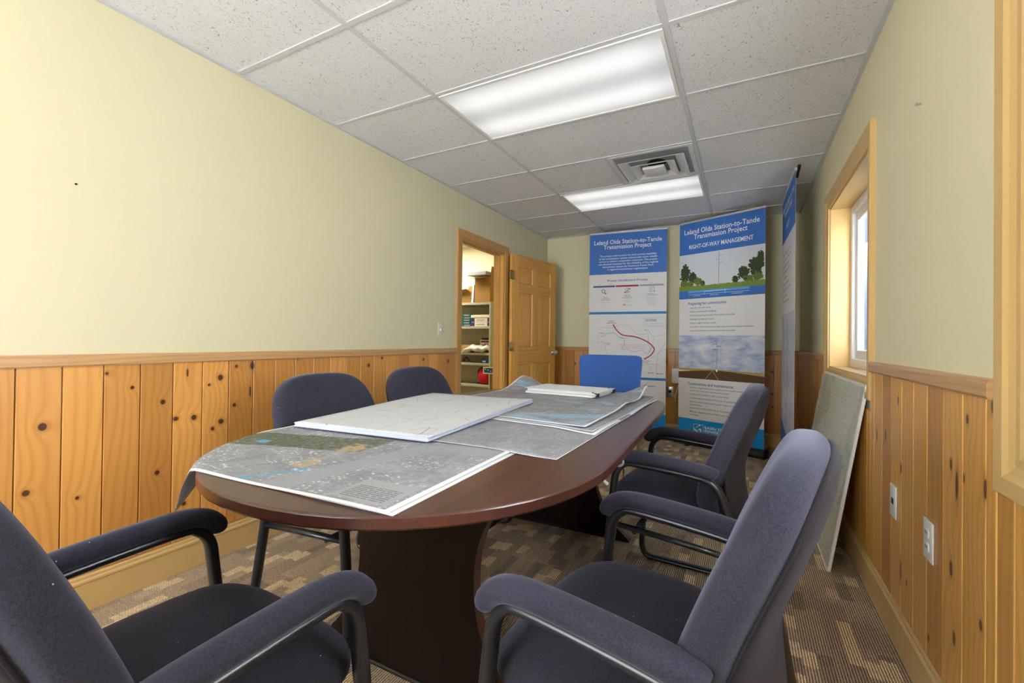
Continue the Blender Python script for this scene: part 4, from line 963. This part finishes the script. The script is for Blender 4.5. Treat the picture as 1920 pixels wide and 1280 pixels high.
# ------------------------------------------------------------------ storage shelving and its contents
BX0,BX1,BY0,BY1,BZ = -3.87,-2.962,5.0,5.32,1.597
t=thing('bookcase','putty metal shelving unit in the storage room','shelves',(0,0,0))
mb=MB(); mb.box(BX1-.022,BY0,0,BX1,BY1,BZ,M['putty'],.002,1); mb.obj('side_panel',t)
mb=MB(); mb.box(BX0,BY0,0,BX0+.022,BY1,BZ,M['putty'],.002,1); mb.obj('side_panel',t)
mb=MB(); mb.box(BX0+.022,BY1-.012,.05,BX1-.022,BY1,BZ-.03,M['putty']); mb.obj('back_panel',t)
shz=[.05,.492,.780,.918,1.273]
for z in shz+[BZ-.002]:
    mb=MB(); mb.box(BX0+.022,BY0+.001,z-.034,BX1-.022,BY1-.012,z-.003,M['putty'],.002,1); mb.obj('shelf',t)
def carton(name, x0,y0,z0,x1,y1,z1, m, lab, cat='box', bands=(), grp=None):
    t=thing(name,lab,cat,((x0+x1)/2,(y0+y1)/2,z0),0,grp); hx=(x1-x0)/2; hy=(y1-y0)/2
    mb=MB(); mb.box(-hx,-hy,0,hx,hy,z1-z0,m,.003,1); mb.obj('carton',t)
    for a,b,c,d,mm in bands:
        mb=MB(); mb.box(-hx+a*2*hx,-hy-.0012,c*(z1-z0),-hx+b*2*hx,-hy,d*(z1-z0),mm); mb.obj('printed_label',t)
    return t
S_=.001
for k in range(5):
    z=shz[4]-.003+.0335*k; j=(.004,-.006,.0,.007,-.003)[k]
    carton('paper_ream',-3.515+j,5.03,z+S_,-3.298+j,5.27,z+.0325,M['green'],('bottom','second','middle','fourth','top')[k]+' green ream of paper in the pile on the upper shelf','paper ream',[(.52,.92,.30,.70,M['i_lgrey'])],'green reams on the upper shelf')
for k in range(2):
    z=shz[4]-.003+.058*k
    carton('storage_box',-3.292,5.03,z+S_,-2.99,5.25,z+.057,M['cream'],('lower','upper')[k]+' cream carton with blue ends on the upper shelf','box',[(0,.20,.05,.95,M['navycard']),(.87,1,.05,.95,M['navycard']),(.30,.72,.35,.62,M['i_lgrey'])],'cream cartons on the upper shelf')
mb=MB(); z=shz[4]-.003+.117; mb.box(-3.29,5.025,z,-2.988,5.255,z+.038,M['cream'],.004,1); mb.box(-3.286,5.03,z-.001,-2.992,5.25,z+.006,M['cream']); tag(mb.obj('box_lid'),'cream box lid lying on the blue-ended cartons','lid')
carton('cardboard_box',-3.52,5.05,shz[3]-.002,-3.325,5.25,shz[3]+.10,M['card'],'small brown cardboard box on the shelf beside the plastic bag','box')
# plastic bag: lumpy folded film
mb=MB()
def bagd(p):
    x,y,z=p.x,p.z,p.y; n=.010*math.sin(31*x+3)*math.cos(23*y+1)+.008*math.sin(55*x+17*y)
    drop=-.075*sm((-x-.10)/.16)
    return Vector((-3.20+x,5.09+y-.02*sm(-x/.2),shz[3]+.050+z*(1-.35*sm((-x-.05)/.2))+n+drop*sm((.07-y)/.1)))
mb.superq(.235,.048,.125,M['bag'],2.6,2.2,18,bagd); tag(mb.obj('plastic_bag'),'crumpled translucent white plastic bag drooping off the shelf','bag')
carton('first_aid_kit',-3.20,5.13,shz[3]+.108,-2.99,5.28,shz[3]+.172,M['white'],'small white and red labelled box on top of the plastic bag','box',[(.06,.70,.40,.85,M['i_maroon']),(.30,.62,.05,.3,M['i_rose'])])
carton('dark_case',-3.195,5.15,shz[3]+.173,-2.995,5.27,shz[3]+.198,M['i_dark'],'flat dark case on top of the white and red box','case')
mb=MB(); mb.tube(smoothpath([(-3.43,5.06,shz[2]+.012),(-3.40,5.06,shz[2]+.05),(-3.355,5.06,shz[2]+.06),(-3.335,5.07,shz[2]+.012)],6),.012,M['black'],10); tag(mb.obj('hook_handle'),'curved black handle lying on the shelf below the bag','handle')
carton('tissue_box',-3.13,5.05,shz[2]-.002,-2.99,5.18,shz[2]+.052,M['blueplast'],'small blue and white packet on the shelf above the red bag','packet',[(.15,.5,.2,.6,M['i_white'])])
# red bag
t=thing('red_bag','red soft bag with black trim on the bottom visible shelf','bag',(-3.09,5.10,shz[1]-.003))
mb=MB(); mb.superq(.098,.085,.112,M['red'],3,3.2,12,lambda p:Vector((p.x*(1-.12*sm((p.z)/.11))+.0,p.y*(1-.35*sm(p.z/.11)),p.z+.112))); mb.obj('body',t)
mb=MB(); mb.tube(smoothpath([(-.098,-.03,.13),(-.085,-.035,.19),(-.05,-.03,.222),(.05,-.03,.226),(.088,-.03,.20)],6),.009,M['black'],8); mb.obj('strap',t)
mb=MB(); mb.box(-.075,-.089,.01,-.035,-.082,.04,M['black'],.003,1); mb.obj('buckle',t)
# sign and cardboard beside the shelving
mb=MB(); mb.box(-3.04,4.955,.645,-2.80,4.965,.735,M['cream']); mb.box(-3.025,4.9535,.658,-2.80,4.955,.722,M['navycard'])
for u,z in ((-3.01,.700),(-2.97,.690),(-2.93,.676),(-2.89,.700)): mb.box(u,4.9525,z,u+.014,4.9535,z+.010,M['i_white'])
tag(mb.obj('wall_plaque'),'framed dark blue plaque hanging on the side of the shelving','plaque')
mb=MB(); mb.box(-2.955,5.02,.0,-2.74,5.05,.66,M['card2']); tag(mb.obj('cardboard_sheet'),'brown cardboard standing beside the shelving behind the door jamb','cardboard')
# boxes on top
def openbox(x0,y0,z0,x1,y1,z1,m,lab,flaps):
    t=thing('cardboard_box',lab,'box',((x0+x1)/2,(y0+y1)/2,z0)); hx=(x1-x0)/2; hy=(y1-y0)/2; h=z1-z0; e=.005
    mb=MB()
    for b in ((-hx,-hy,0,hx,-hy+e,h),(-hx,hy-e,0,hx,hy,h),(-hx,-hy+e,0,-hx+e,hy-e,h),(hx-e,-hy+e,0,hx,hy-e,h),(-hx+e,-hy+e,0,hx-e,hy-e,e)): mb.box(*b,m)
    mb.obj('carton',t)
    for a,b,c,d in flaps:
        mb=MB(); P=[Vector(a),Vector(b),Vector(c),Vector(d)]; nn=(P[1]-P[0]).cross(P[2]-P[0]).normalized()*.004
        mb.rings([[q for q in P],[q+nn for q in P]],m,smooth=False); mb.obj('flap',t)
    return t
hx=.12
openbox(-3.215,5.0,BZ-.004,-2.975,5.30,1.93,M['card2'],'tall open cardboard box on top of the shelving',[((-.12,.15,.333),(.12,.15,.333),(.12,.155,.47),(-.12,.155,.44)),((.12,-.15,.333),(.12,.15,.333),(.14,.15,.47),(.14,-.15,.47)),((-.12,-.15,.333),(.12,-.15,.333),(.10,-.25,.325),(-.17,-.25,.300))])
mb=MB(); mb.box(-3.29,4.93,1.945,-3.0,5.10,1.998,M['greybox'],.006,1); tag(mb.obj('equipment_case'),'flat grey case balanced on the flaps of the tall open box','case')
openbox(-3.55,5.03,BZ-.004,-3.30,5.28,1.74,M['card2'],'low open cardboard box on the shelving, flaps up',[((-.125,.125,.147),(.125,.125,.147),(.09,.13,.26),(-.06,.13,.26)),((-.125,-.125,.147),(.125,-.125,.147),(.10,-.19,.185),(-.125,-.19,.165))])
mb=MB(); q=[(-3.272,5.0,BZ-.004),(-3.240,5.0,BZ-.004),(-3.225,5.0,1.83),(-3.250,5.0,1.83)]
mb.rings([q,[(a,5.28,c) for a,b,c in q]],M['white'],smooth=False); tag(mb.obj('foam_panel'),'thin white panel wedged upright between the two open boxes','panel')
